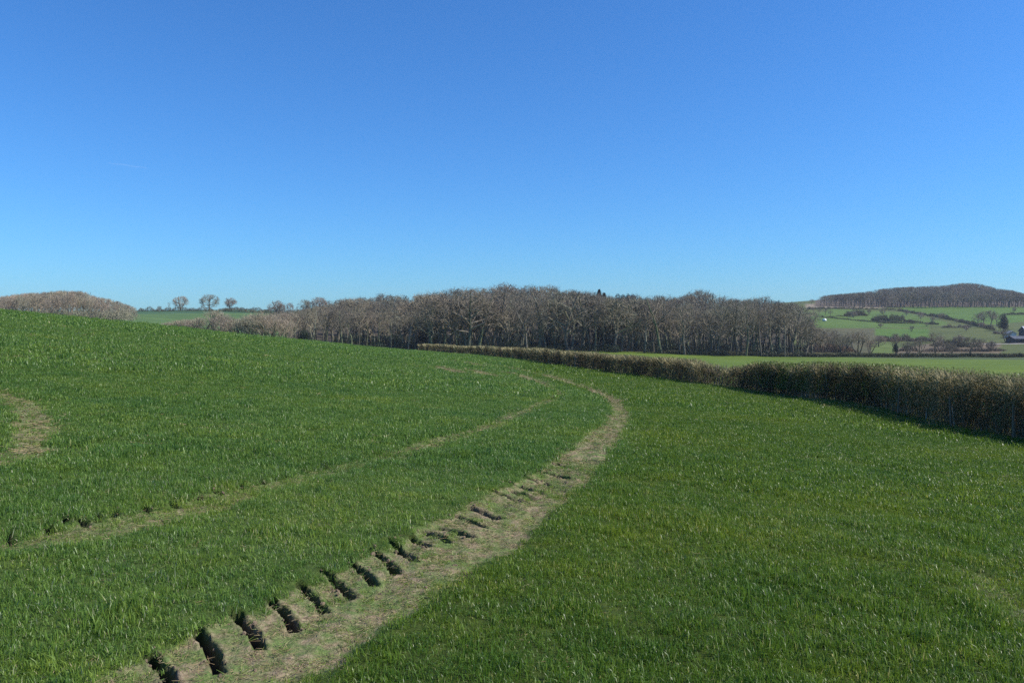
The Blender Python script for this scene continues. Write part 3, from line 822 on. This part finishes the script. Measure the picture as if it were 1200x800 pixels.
# tan scrub on the left
for k, (u, vt, d, w) in enumerate([(196, 377, 230, 1.5), (206, 374, 235, 1.4), (217, 373, 230, 1.4), (228, 373, 225, 1.3), (238, 370, 222, 1.2), (252, 362, 220, 1.0), (262, 368, 215, 1.1), (272, 372, 212, 1.1), (283, 374, 210, 1.1),
                                   (290, 370, 208, 1.0), (298, 366, 212, 1.0), (307, 364, 210, .95), (315, 366, 215, 1.0), (322, 371, 208, 1.0), (331, 373, 212, 1.0)]):
    lone('scrub_bush', TANB[k % 3], u, vt, d, 'tallest tan leafless bush in the scrub left of the long wood' if u == 252 else 'tan leafless bush in the scrub left of the long wood',
         'tan bushes left of the long wood', widen=w*1.2, cat='bush')

# ------------------------------------------------------------------ leafy masses
def leaf_cloud(centres, radii, n, size, seed, flat=.75):
    rs = np.random.RandomState(seed)
    centres = np.array(centres, float); radii = np.array(radii, float)
    w = radii**2; pick = rs.choice(len(centres), n, p=w/w.sum())
    d = rs.normal(size=(n, 3)); d /= np.linalg.norm(d, axis=1)[:, None]
    q = rs.uniform(.45, 1.05, n)[:, None] ** .6
    P = centres[pick] + d*q*radii[pick][:, None]*np.array([1, 1, flat])
    a = rs.normal(size=(n, 3)); a /= np.linalg.norm(a, axis=1)[:, None]
    b = np.cross(a, rs.normal(size=(n, 3))); b /= np.linalg.norm(b, axis=1)[:, None]
    s = size*rs.uniform(.5, 1.4, n)[:, None]
    V = np.stack([P - a*s, P - b*s*.5, P + a*s, P + b*s*.5], 1).reshape(-1, 3)
    F = np.arange(n)[:, None]*4 + np.array([[0, 1, 2, 3]])
    return V, F, np.repeat(rs.beta(2, 2, n), 4)

cs, rr_ = [], []
rs_ = np.random.RandomState(15)
for k in range(260):
    u = rs_.uniform(-15, 160); d = rs_.uniform(276, 300)
    h = rs_.uniform(1.0, 5.0)
    x = (u-600)/FPX*d; z = float(base_z(x, d))
    cs.append((x, d, z + h*.4)); rr_.append(h*.75)
V, F, A = leaf_cloud(cs, rr_, 50000, .15, 15)
link('undergrowth', mesh_from('undergrowth', V, [F], [M_TWIG_TAN], {'tone': A*.6}), kind='stuff', label='grey brown brushwood along the foot of the small wood at far left', category='undergrowth')

# dark evergreen understorey at the foot of the wood: one continuous mass
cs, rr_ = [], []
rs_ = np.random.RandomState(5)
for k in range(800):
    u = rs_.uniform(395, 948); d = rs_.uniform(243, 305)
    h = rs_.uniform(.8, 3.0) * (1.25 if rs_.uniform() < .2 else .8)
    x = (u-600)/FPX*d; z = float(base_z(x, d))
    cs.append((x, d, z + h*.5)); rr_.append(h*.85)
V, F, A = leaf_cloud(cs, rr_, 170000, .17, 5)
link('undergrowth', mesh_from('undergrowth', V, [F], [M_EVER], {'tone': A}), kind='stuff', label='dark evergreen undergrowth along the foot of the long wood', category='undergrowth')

# evergreens that show above or among the bare trees
def conifer_mesh(tag, seed, H, R):
    rs = np.random.RandomState(seed)
    V0, F0 = tubes(np.array([[0, 0, -.3]]), np.array([[0, 0, H*.95]]), [H*.018], [H*.004], 6)
    trunk = mesh_from(tag + '_trunk', V0, [F0], [M_BARK], {'tone': np.full(len(V0), .3)})
    n = 9000; t = rs.uniform(0.12, 1, n); a = rs.uniform(0, 6.28, n)
    lobes = 1 + .25*np.sin(a*5 + t*30) + .15*np.sin(a*3 - t*47)
    r = R*(1-t)**.75*lobes*np.sqrt(rs.uniform(.2, 1, n)); z = t*H - r*.25
    P = np.stack([r*np.cos(a), r*np.sin(a), z], 1)
    o = np.stack([np.cos(a), np.sin(a), -.25 + rs.normal(0, .4, n)], 1) + rs.normal(0, .3, (n, 3))
    V, F, A = ribbons(P, P + o*.45, np.full(n, .16), np.full(n, .05), rs=rs, col=rs.beta(2, 2, n))
    return trunk, mesh_from(tag + '_crown', V, [F], [M_EVER], {'tone': A}), H
CON = [conifer_mesh('conifer', 61, 14, 3.0), conifer_mesh('conifer', 62, 13, 3.6)]
def round_ever(tag, seed, H, R):
    rs = np.random.RandomState(seed)
    V0, F0 = tubes(np.array([[0, 0, -.3]]), np.array([[0, 0, H*.7]]), [H*.03], [H*.01], 6)
    trunk = mesh_from(tag + '_trunk', V0, [F0], [M_BARK], {'tone': np.full(len(V0), .3)})
    c = [(rs.normal(0, R*.35), rs.normal(0, R*.35), H*(.12 + .6*rs.uniform())) for _ in range(14)] + [(0, 0, H*.82)]
    V, F, A = leaf_cloud(c, [R*.5]*14 + [R*.4], 9000, .16, seed, 1.0)
    return trunk, mesh_from(tag + '_crown', V, [F], [M_EVER], {'tone': A}), H
REV = round_ever('evergreen', 71, 9, 3.6)
lone('conifer', CON[0], 702, 339, 415, 'pointed dark conifer poking above the middle of the long wood', cat='conifer', widen=.9)
lone('conifer', CON[1], 708, 343, 410, 'short dark conifer beside the pointed one above the long wood', cat='conifer', widen=.8)
for k, u in enumerate([724, 730, 736, 742]):
    lone('evergreen_tree', REV, u, 343 + (k % 2)*.7, 420, 'dark evergreen in the flat topped row above the long wood', 'flat topped row of evergreens above the long wood', widen=.62)
lone('evergreen_tree', REV, 1176, 366, 470, 'dark round evergreen tree uphill of the farm', widen=.75)
lone('evergreen_tree', REV, 1050, 400, 285, 'small dark evergreen behind the valley hedge', widen=.6)
lone('evergreen_tree', REV, 500, 368, 262, 'dark ivy green tree inside the long wood, left part', widen=1.0)
lone('evergreen_tree', REV, 642, 392, 256, 'low dark evergreen at the front of the long wood', widen=.9)
lone('evergreen_tree', REV, 706, 365, 272, 'dark green tree in the middle of the long wood', widen=.9)
lone('evergreen_tree', REV, 357, 385, 225, 'low dark green tree at the left end of the long wood', widen=1.3)

# ------------------------------------------------------------------ far hedges
def far_hedge(pts, h, w, label, mat=M_FHEDGE, seed=0, dens=22, bumps=.45, group=None, top=None, rag=0.25):
    """a field hedge along world points, brushwood strands plus leaf scraps"""
    line = smooth_line([p[:2] for p in pts], .8)
    rs = np.random.RandomState(seed + 900)
    L = len(line)*.8; n = int(L*dens)
    i = rs.randint(0, len(line), n); p = line[i] + rs.uniform(-.4, .4, (n, 2))
    tdir = np.gradient(line, axis=0)[i]; tdir /= np.linalg.norm(tdir, axis=1)[:, None] + 1e-9
    nrm = np.stack([-tdir[:, 1], tdir[:, 0]], 1)
    off = rs.uniform(-w/2, w/2, n)
    ln = sines(700 + seed, 7, 3, 18); endt = np.minimum(i, len(line)-1-i)*.8
    hh = h*(1 + bumps*.8*ln(p[:, 0], p[:, 1]) + rs.normal(0, rag*.3, n))*(.35 + .65*sstep(0, max(2.0, h*1.2), endt))
    hh = np.maximum(hh, .25*h)
    p = p + nrm*off[:, None]
    z = base_z(p[:, 0], p[:, 1])
    f = rs.uniform(0, .75, n)
    P0 = np.stack([p[:, 0], p[:, 1], z + hh*f - .1], 1)
    P1 = P0 + np.stack([rs.normal(0, .25, n), rs.normal(0, .25, n), np.minimum(hh*.5, .9)*rs.uniform(.4, 1, n)], 1)
    V1, F1, A1 = ribbons(P0, P1, np.full(n, .13), np.full(n, .04), rs=rs, col=np.clip(rs.beta(2, 2, n)*.7 + f*.35, 0, 1))
    me = mesh_from('hedge', V1, [F1], [mat], {'tone': A1})
    o = link('hedge', me, label=label, category='hedge')
    if group: o['group'] = group
    return o
def hl(pix, dmin=262): return [ray(u, v, dmin) for u, v in pix]
far_hedge([at_depth(u, 246 + (u-780)*.004) for u in range(776, 1300, 20)], 1.35, 1.6, 'long low trimmed hedge crossing the valley behind the bright green field', seed=1, dens=130, bumps=.05, rag=.1)
far_hedge([at_depth(u, d) for u, d in ((960, 560), (985, 560), (1010, 555), (1035, 552), (1062, 550))], 1.2, 1.5, 'brown hedge across the slope below the bright middle field', seed=2, dens=60)
far_hedge([at_depth(u, d) for u, d in ((1028, 545), (1050, 545), (1070, 545), (1090, 548))], 1.9, 1.8, 'dark hedge at the foot of the bright middle field', seed=3, dens=60)
far_hedge(hl([(1052, 364), (1080, 368.5), (1105, 373), (1135, 379.5), (1165, 387)]), 2.0, 1.8, 'dark hedge running diagonally down the hill towards the farm', seed=4, dens=80)
far_hedge(hl([(945, 362.5), (980, 362), (1015, 362.5), (1054, 363.5)]), 1.6, 1.6, 'dark hedge along the pale strip under the hill wood', seed=5, dens=70)
far_hedge(hl([(992, 370), (1002, 370), (1014, 370)]), 4.2, 5, 'dark overgrown hedge clump in the upper bright field', seed=6, dens=260)
far_hedge(hl([(1024, 376), (1040, 376), (1056, 377), (1072, 377.5)]), 6.0, 6, 'tall overgrown hedge below the start of the diagonal hedge', seed=7, dens=260)
far_hedge(hl([(980, 370.5), (990, 371), (1000, 371.5)]), 1.0, 1.5, 'short low hedge stub in the upper bright field', seed=8, dens=60)
far_hedge(hl([(1100, 372), (1106, 372), (1112, 372)]), 3.0, 4, 'small grey thicket above the diagonal hedge', seed=9, dens=200)
far_hedge(hl([(1088, 380), (1094, 380), (1100, 380)]), 3.2, 5, 'small thicket just below the diagonal hedge', seed=10, dens=200)
far_hedge(hl([(1104, 384), (1120, 384), (1138, 383.5)]), 1.6, 2.2, 'purple brown hedge below the diagonal hedge', mat=M_FBRUSH, seed=11, dens=90)
far_hedge(hl([(1027, 400), (1045, 400), (1068, 400), (1092, 400)]), 3.0, 3.0, 'purple brown brushy hedge below the lower green field', mat=M_FBRUSH, seed=12, dens=160)
far_hedge(hl([(1092, 405), (1110, 406), (1130, 407), (1150, 407)]), 2.6, 3.0, 'bushy dark hedge behind the bare trees near the farm', seed=13, dens=160)
far_hedge(hl([(1166, 391), (1171, 391), (1177, 391)]), 3.2, 4, 'reddish brown bush uphill of the farm roof', mat=M_FBRUSH, seed=14, dens=260)
far_hedge(hl([(944, 412), (960, 412), (980, 412), (1000, 412)], 255), 3.2, 6, 'grey brown bramble thicket at the right end of the long wood', mat=M_FBRUSH, seed=15, dens=220)
far_hedge(hl([(1055, 411), (1080, 412), (1110, 412), (1140, 412), (1175, 411)], 255), 1.8, 4, 'rough brown bank of scrub behind the valley hedge', mat=M_FBRUSH, seed=16, dens=150)
far_hedge([at_depth(u, d) for u, d in ((160, 452), (200, 456), (250, 458), (300, 462), (340, 470))], 2.2, 2, 'dark hedge along the left skyline under the round trees', seed=17, dens=70)
far_hedge([at_depth(u, d) for u, d in ((205, 250), (230, 246), (262, 240), (300, 236))], 1.8, 3, 'low dark scrubby hedge in front of the tan bushes', seed=18, dens=120)
far_hedge([at_depth(u, d) for u, d in ((1177, 640), (1190, 640), (1205, 640), (1240, 640))], 2.2, 3, 'small dark hedge on the hillside above the farm', seed=19, dens=90)
far_hedge([at_depth(u, d) for u, d in ((262, 560), (300, 580), (350, 600), (385, 600))], 2.2, 2, 'thin blue grey hedge on the farthest left skyline', seed=20, dens=70)

# ------------------------------------------------------------------ the near hedge
def near_hedge():
    line = smooth_line(HEDGE, .1)
    t = np.gradient(line, axis=0); t /= np.linalg.norm(t, axis=1)[:, None]; nr = np.stack([-t[:, 1], t[:, 0]], 1)   # towards the field is +nr or -nr
    D = np.hypot(line[:, 0], line[:, 1]); nL = len(line)
    y = line[:, 1]
    thin = 1 - .72*np.exp(-((y - 52.8)/3.4)**2)                # gappy, see-through stretch
    green = 1.0*np.exp(-((y - 43)/4)**2) + .3*np.exp(-((y - 33)/4.0)**2)
    hs = sines(51, 6, 2.5, 11)
    hh = 1.76 + .06*hs(line[:, 0], line[:, 1]) - .75*(1-thin)
    rs = np.random.RandomState(99)
    hue = sines(54, 6, 1.2, 7); bulge = sines(52, 7, .5, 2.2); gapn = sines(53, 7, .5, 2.5)
    def pick(per_m_at_20, n_cap=None):
        w = np.minimum(1.0, (22/np.maximum(D, 14))**1.5)
        n = int(per_m_at_20 * (w.sum()*.1))
        i = rs.choice(nL, n, p=w/w.sum()); return i, n
    def place(i, off, n):
        p = line[i] + nr[i]*off[:, None] + t[i]*rs.uniform(-.05, .05, n)[:, None]
        return p
    wid = .72
    parts_t = []
    # twigs: shell-biased
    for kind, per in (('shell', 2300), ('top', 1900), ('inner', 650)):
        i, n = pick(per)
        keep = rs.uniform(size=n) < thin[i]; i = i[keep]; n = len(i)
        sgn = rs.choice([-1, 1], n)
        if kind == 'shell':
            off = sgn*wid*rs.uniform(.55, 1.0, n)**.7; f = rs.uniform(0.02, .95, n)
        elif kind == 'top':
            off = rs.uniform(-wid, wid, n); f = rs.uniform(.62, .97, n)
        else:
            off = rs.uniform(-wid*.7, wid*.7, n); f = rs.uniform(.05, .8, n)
        taper = (1 - .25*(1-f)) * (1 + .16*bulge(line[i, 0]*1.0, line[i, 1] + f*1.3))
        gp = gapn(line[i, 0], line[i, 1])*.5 + .5*gapn(line[i, 1]*2, f*3)
        kk = (rs.uniform(size=n) < np.clip(1.05 - (gp > .55)*(f < .62)*.75, 0, 1)); i = i[kk]; off = off[kk]; f = f[kk]; taper = taper[kk]; n = len(i)
        p = place(i, off*taper, n); z = base_z(p[:, 0], p[:, 1])
        P0 = np.stack([p[:, 0], p[:, 1], z + hh[i]*f*.93], 1)
        ln = rs.uniform(.12, .42, n)*(1 + .5*sstep(30, 90, D[i]))
        out = nr[i]*np.sign(off)[:, None]*rs.uniform(-.6, 1.2, n)[:, None] + t[i]*rs.normal(0, .5, n)[:, None]
        ln = ln*(.75 if kind == 'top' else 1)
        d = np.stack([out[:, 0]*.35, out[:, 1]*.35, np.full(n, .85)], 1) + rs.normal(0, .62, (n, 3))
        d /= np.linalg.norm(d, axis=1)[:, None]
        P1 = P0 + d*ln[:, None]
        ztop = z + hh[i] + np.abs(rs.normal(0, .045, n)) + (rs.uniform(size=n) < .03)*rs.uniform(0, .18, n)
        P1[:, 2] = np.minimum(P1[:, 2], ztop)
        wd = (.007 + .00042*np.maximum(D[i] - 16, 0)) * rs.uniform(.7, 1.4, n)
        tone = np.clip(rs.beta(2, 2.4, n)*.66 + .38*sstep(.55, .85, f) + .20*hue(line[i, 0], line[i, 1]), 0, 1)  # upper twigs toned lighter: the sunlit top is painted into the colour
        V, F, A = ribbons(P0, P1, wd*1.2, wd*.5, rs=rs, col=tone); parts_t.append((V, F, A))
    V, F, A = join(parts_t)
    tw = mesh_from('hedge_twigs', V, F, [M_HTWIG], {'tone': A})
    # upright stems, many pale
    i, n = pick(44)
    off = rs.uniform(-.5, .5, n); p = place(i, off, n); z = base_z(p[:, 0], p[:, 1])
    a = np.stack([p[:, 0], p[:, 1], z - .05], 1)
    lean = rs.normal(0, .07, (n, 2)); m = a + np.stack([lean[:, 0], lean[:, 1], rs.uniform(.6, .9, n)], 1)
    e = m + np.stack([lean[:, 0] + rs.normal(0, .12, n), lean[:, 1] + rs.normal(0, .12, n), rs.uniform(.5, .85, n)], 1)
    r = rs.uniform(.010, .034, n)
    V1, F1 = tubes(a, m, r, r*.75, 5); V2, F2 = tubes(m, e, r*.75, r*.35, 5)
    tn = np.repeat(rs.beta(1.6, 1.8, n), 10)
    V, F, A = join([(V1, F1, tn), (V2, F2, tn)])
    st = mesh_from('hedge_stems', V, F, [M_HSTEM], {'tone': A})
    # buds and first leaves: olive on the sunlit top, green where the bush is in leaf
    def leaves(per, size, f0, f1, weight, seed, sidebias=0.0):
        i, n = pick(per); keep = rs.uniform(size=n) < weight[i]; i = i[keep]; n = len(i)
        off = rs.uniform(-wid*1.02, wid*1.02, n); f = rs.uniform(f0, f1, n)
        p = place(i, off, n); z = base_z(p[:, 0], p[:, 1])
        P = np.stack([p[:, 0], p[:, 1], z + hh[i]*f + .02], 1)
        q = rs.normal(size=(n, 3)); q /= np.linalg.norm(q, axis=1)[:, None]
        b = np.cross(q, rs.normal(size=(n, 3))); b /= np.linalg.norm(b, axis=1)[:, None]
        s = (size*rs.uniform(.6, 1.3, n)*(1 + .05*np.maximum(D[i]-18, 0)**.8))[:, None]
        V = np.stack([P-q*s, P-b*s*.6, P+q*s, P+b*s*.6], 1).reshape(-1, 3)
        return V, np.arange(n)[:, None]*4 + np.array([[0, 1, 2, 3]]), np.repeat(rs.uniform(0, 1, n), 4)
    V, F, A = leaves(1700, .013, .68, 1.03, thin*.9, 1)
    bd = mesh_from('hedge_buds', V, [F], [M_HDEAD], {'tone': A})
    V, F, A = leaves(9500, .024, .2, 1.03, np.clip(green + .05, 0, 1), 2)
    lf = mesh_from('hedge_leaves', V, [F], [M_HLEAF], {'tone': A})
    root = link('hedge', None, label='clipped leafless brown hedge running down the right side of the near field', category='hedge')
    for nme, me in (('twigs', tw), ('stems', st), ('buds', bd), ('leaves', lf)): link(nme, me, root)
near_hedge()

# rough grass and leaf litter under the hedge
def hedge_foot():
    rs = np.random.RandomState(123)
    line = smooth_line(HEDGE, .1); t = np.gradient(line, axis=0); t /= np.linalg.norm(t, axis=1)[:, None]; nr = np.stack([-t[:, 1], t[:, 0]], 1)
    k = np.nonzero((line[:, 1] < 80))[0]
    n = 5200; i = rs.choice(k, n); off = rs.normal(0, .65, n)
    p = line[i] + nr[i]*off[:, None]
    z = base_z(p[:, 0], p[:, 1])
    src = []
    for q in range(4):
        V, F, tt = tuft(26, .12, .15, .008, 880+q, .9)
        src.append(source('verge_tuft', V, F, tt, [M_GRASS if q % 2 else M_STRAW]))
    gn_scatter('verge_grass', np.stack([p[:, 0], p[:, 1], z], 1), np.stack([np.zeros(n), np.zeros(n), rs.uniform(0, 6.28, n)], 1), np.ones((n, 3))*rs.uniform(.5, 1.3, n)[:, None],
               {'tint': rs.uniform(.2, .7, n)}, src, kind='stuff', label='rough tussocky grass along the foot of the near hedge', category='grass')
hedge_foot()

# ------------------------------------------------------------------ fence posts and stile in the hedge
import bmesh
def box_bm(bm, sx, sy, sz, loc, rot=None, bev=.006):
    g = bmesh.ops.create_cube(bm, size=1.0)
    vs = g['verts']
    for v in vs: v.co = Vector((v.co.x*sx, v.co.y*sy, v.co.z*sz))
    es = list({e for v in vs for e in v.link_edges})
    if bev:
        r = bmesh.ops.bevel(bm, geom=es, offset=bev, segments=1, affect='EDGES'); vs = list({v for f in r['faces'] for v in f.verts} | {v for v in vs if v.is_valid})
    M = Matrix.Translation(Vector(loc)) @ (rot.to_matrix().to_4x4() if rot else Matrix())
    for v in vs:
        if v.is_valid: v.co = M @ v.co
def bm_mesh(bm, name, mat):
    me = bpy.data.meshes.new(name); bm.to_mesh(me); bm.free(); me.materials.append(mat); return me
def post_mesh(h, r, seed):
    rd = random.Random(seed); bm = bmesh.new()
    rings = []
    for k, z in enumerate((-.25, 0, .3*h, .62*h, .93*h, h)):
        rr = r*(1.05 - .1*k/5) * (.75 if k == 5 else 1)
        rings.append([bm.verts.new((rr*math.cos(a)*rd.uniform(.93, 1.07) + .012*math.sin(k), rr*math.sin(a)*rd.uniform(.93, 1.07), z)) for a in [i*math.pi/4 for i in range(8)]])
    for a, b in zip(rings, rings[1:]):
        for i in range(8): bm.faces.new((a[i], a[(i+1) % 8], b[(i+1) % 8], b[i]))
    bm.faces.new(rings[-1])
    return bm_mesh(bm, 'fence_post', M_POST)
POSTS = [post_mesh(1.15, .038, s) for s in (1, 2)]
for k, (d, lean, off) in enumerate(((21.4, .03, .70), (25.0, -.06, .66), (28.9, .02, .72))):
    x = float(hedge_x(d)) - off
    nm = ['weathered fence post at the right edge of the photo, against the hedge', 'leaning fence post half hidden in the dark hedge face, middle one of three',
          'farthest of the three fence posts against the near hedge'][k]
    o = link('fence_post', POSTS[k % 2], label=nm, category='fence post', group='fence posts along the near hedge')
    o.location = (x, d, float(base_z(x, d)) - .12); o.rotation_euler = (lean, -lean*.7, k)

def stile():
    d = 79.0; x = float(hedge_x(d)) - 1.15; z = float(base_z(x, d))
    r = link('stile', None, label='small dark wooden stile set against the far part of the near hedge', category='stile')
    r.location = (x, d, z); r.rotation_euler = (0, 0, math.radians(28))
    for s in (0, 1.25):
        o = link('post', post_mesh(1.45, .07, 5 + int(s)), r); o.location = (s, 0, 0)
    for h in (.45, .8, 1.15):
        bm = bmesh.new(); box_bm(bm, 1.3, .04, .12, (.62, -.09, h)); link('rail', bm_mesh(bm, 'rail', M_POST), r)
    bm = bmesh.new(); box_bm(bm, .9, .3, .06, (.62, -.3, .38)); link('step', bm_mesh(bm, 'step', M_POST), r)
stile()

# ------------------------------------------------------------------ farm
def barn(loc, rz, w, dep, eave, ridge, label, wall, roof, openf=None, lean=False):
    root = link('barn', None, label=label, category='barn'); root.location = loc; root.rotation_euler = (0, 0, rz)
    bm = bmesh.new()
    a = [(-w/2, -dep/2), (w/2, -dep/2), (w/2, dep/2), (-w/2, dep/2)]
    lo = [bm.verts.new((x, y, -1)) for x, y in a]; hi = [bm.verts.new((x, y, eave)) for x, y in a]
    g0 = bm.verts.new((-w/2, 0, ridge)); g1 = bm.verts.new((w/2, 0, ridge))
    bm.faces.new((lo[0], lo[1], hi[1], hi[0])); bm.faces.new((lo[2], lo[3], hi[3], hi[2]))
    bm.faces.new((lo[1], lo[2], hi[2], g1, hi[1])); bm.faces.new((lo[3], lo[0], hi[0], g0, hi[3]))
    link('wall', bm_mesh(bm, 'wall', wall), root)
    bm = bmesh.new(); o_ = .5; th = .18
    sl = (ridge-eave)/(dep/2); ye = dep/2 + o_; ze = eave - sl*o_
    for s in (-1, 1):
        q = [(-w/2-o_, s*ye, ze+.03), (w/2+o_, s*ye, ze+.03), (w/2+o_, 0, ridge+.03), (-w/2-o_, 0, ridge+.03)]
        b0 = [bm.verts.new(p) for p in q]; b1 = [bm.verts.new((p[0], p[1], p[2]+th)) for p in q]
        bm.faces.new(b1); bm.faces.new(b0[::-1])
        for i in range(4): bm.faces.new((b0[i], b0[(i+1) % 4], b1[(i+1) % 4], b1[i]))
    link('roof', bm_mesh(bm, 'roof', roof), root)
    if openf:
        for (x0, x1, h) in openf:
            bm = bmesh.new(); box_bm(bm, x1-x0, .12, h, ((x0+x1)/2, -dep/2-.05, h/2), bev=.02)
            link('doorway', bm_mesh(bm, 'doorway', M_OPEN), root)
    return root
p = ray(1194, 395.5, 262)
barn((p[0]+18, p[1]+8, p[2]), math.radians(-12), 19, 10, 3.4, 5.8, 'dark boarded farm building with a pale grey roof at the right edge', M_BOARD, M_ROOF, [(-7, -2, 2.8), (1, 6, 2.8)])
p = ray(1193, 402.5, 262)
barn((p[0]+11, p[1]+4, p[2]), math.radians(-8), 22, 8, 2.2, 3.3, 'long low open fronted farm shed below the larger building', M_BOARD, M_DARKROOF, [(-10, -4, 1.9), (-3.2, 2.6, 1.9), (3.4, 9.6, 1.9)])
p = ray(1187, 396, 262)
barn((p[0], p[1]+2, p[2]), math.radians(75), 5, 4, 2.4, 3.6, 'small pale walled farm outbuilding left of the dark building', M_WHITEWALL, M_ROOF, [(-.6, .6, 2.0)])
# farm yard: pale concrete laid on the slope
def yard():
    c = ray(1168, 403, 262)
    xs = np.linspace(-6, 18, 13); ys = np.linspace(-2.2, 2.2, 5)
    X, Y = np.meshgrid(xs, ys); wx = c[0]+X; wy = c[1]+Y+X*.12
    Z = base_z(wx, wy) + .12
    V = np.stack([wx.ravel(), wy.ravel(), Z.ravel()], 1); idx = np.arange(X.size).reshape(X.shape)
    Q = np.stack([idx[:-1, :-1], idx[:-1, 1:], idx[1:, 1:], idx[1:, :-1]], -1).reshape(-1, 4)
    link('farm_track', mesh_from('farm_track', V, [Q], [M_YARD]), kind='structure')
yard()

def bale():
    p = ray(966, 376.5, 262)
    bm = bmesh.new(); bmesh.ops.create_cone(bm, cap_ends=True, segments=24, radius1=1.0, radius2=1.0, depth=2.0)
    bmesh.ops.bevel(bm, geom=[e for e in bm.edges], offset=.16, segments=3, affect='EDGES', clamp_overlap=True)
    for f in bm.faces: f.smooth = True
    bmesh.ops.scale(bm, vec=(.95, .95, 1.0), verts=bm.verts)
    me = bm_mesh(bm, 'wrapped_bale', M_WRAP)
    o = link('wrapped_bale', me, label='small bright white rounded bale shape on the slope right of the long wood', category='bale')
    o.location = (p[0], p[1], p[2] + .9); o.rotation_euler = (math.pi/2, 0, .5)
bale()

# thin contrail high in the sky
def contrail():
    m, nt, b = new_mat('ice_trail')
    b.inputs['Base Color'].default_value = (.8, .85, .9, 1); b.inputs['Roughness'].default_value = 1
    b.inputs['Alpha'].default_value = .03
    d = 9000.0; n = 14; P = []
    for i in range(n):
        u = 130 + 30*i/(n-1); v = 192 + .4*math.sin(i)
        P.append(((u-600)/FPX*d, d + i*25, EYE - (v-HZ)/FPX*d))
    P = np.array(P); R = 4 + 5*np.sin(np.linspace(.1, 3.0, n))
    V, F = tubes(P[:-1], P[1:], R[:-1], R[1:], 8)
    o = link('contrail', mesh_from('contrail', V, [F], [m]), label='short faint white contrail high in the blue sky at left', category='contrail')
    o.visible_shadow = True
contrail()

# ------------------------------------------------------------------ haze
bm = bmesh.new(); bmesh.ops.create_cube(bm, size=1.0)
for v in bm.verts: v.co = Vector((v.co.x*3700, v.co.y*3700, -45 + (v.co.z + .5)*120))
HM = bpy.data.materials.new('haze'); HM.use_nodes = True
for n_ in list(HM.node_tree.nodes):
    if n_.type == 'BSDF_PRINCIPLED': HM.node_tree.nodes.remove(n_)
pv = HM.node_tree.nodes.new('ShaderNodeVolumePrincipled'); pv.inputs['Color'].default_value = (.78, .87, 1, 1)
pv.inputs['Density'].default_value = .00011; pv.inputs['Anisotropy'].default_value = .2
HM.node_tree.links.new(pv.outputs[0], HM.node_tree.nodes['Material Output'].inputs['Volume'])
link('haze', bm_mesh(bm, 'haze', HM), kind='stuff')

# ------------------------------------------------------------------ light and sky
w = bpy.data.worlds.new('World'); scene.world = w; w.use_nodes = True
nt = w.node_tree; bg = nt.nodes['Background']
sky = nt.nodes.new('ShaderNodeTexSky'); sky.sky_type = 'NISHITA'; sky.sun_disc = False
sky.sun_elevation = SUN_EL; sky.sun_rotation = SUN_AZ
sky.altitude = 50; sky.air_density = 1.15; sky.dust_density = .2; sky.ozone_density = 6.0
tint = nt.nodes.new('ShaderNodeMix'); tint.data_type = 'RGBA'; tint.blend_type = 'MULTIPLY'; tint.inputs[0].default_value = 1
tint.inputs[7].default_value = (.475, .965, 1.47, 1)
nt.links.new(sky.outputs[0], tint.inputs[6]); nt.links.new(tint.outputs[2], bg.inputs[0]); bg.inputs[1].default_value = .0785

sl = bpy.data.lights.new('sun', 'SUN'); sl.energy = 5.0; sl.angle = math.radians(.53); sl.color = (1, .955, .89)
so = bpy.data.objects.new('sun', sl); COL.objects.link(so)
sd = Vector((math.sin(SUN_AZ)*math.cos(SUN_EL), math.cos(SUN_AZ)*math.cos(SUN_EL), math.sin(SUN_EL)))
so.rotation_euler = (-sd).to_track_quat('-Z', 'Y').to_euler()

cam = bpy.data.cameras.new('camera'); co = bpy.data.objects.new('camera', cam); COL.objects.link(co)
cam.sensor_width = 36; cam.lens = 27; cam.clip_start = .05; cam.clip_end = 20000
co.location = (0, 0, EYE)
co.rotation_euler = (math.radians(90) - math.atan((400-HZ)/FPX), 0, 0)
scene.camera = co

scene.view_settings.view_transform = 'Standard'; scene.view_settings.look = 'None'
scene.view_settings.exposure = .48; scene.view_settings.gamma = 1
scene.render.engine = 'CYCLES'
scene.cycles.max_bounces = 6; scene.cycles.diffuse_bounces = 3; scene.cycles.transparent_max_bounces = 8; scene.cycles.volume_bounces = 0
scene.cycles.use_denoising = False
print('individual trees', N_IND[0], 'main wood front', fronts, 'rear', len(back), len(lb), len(hb))
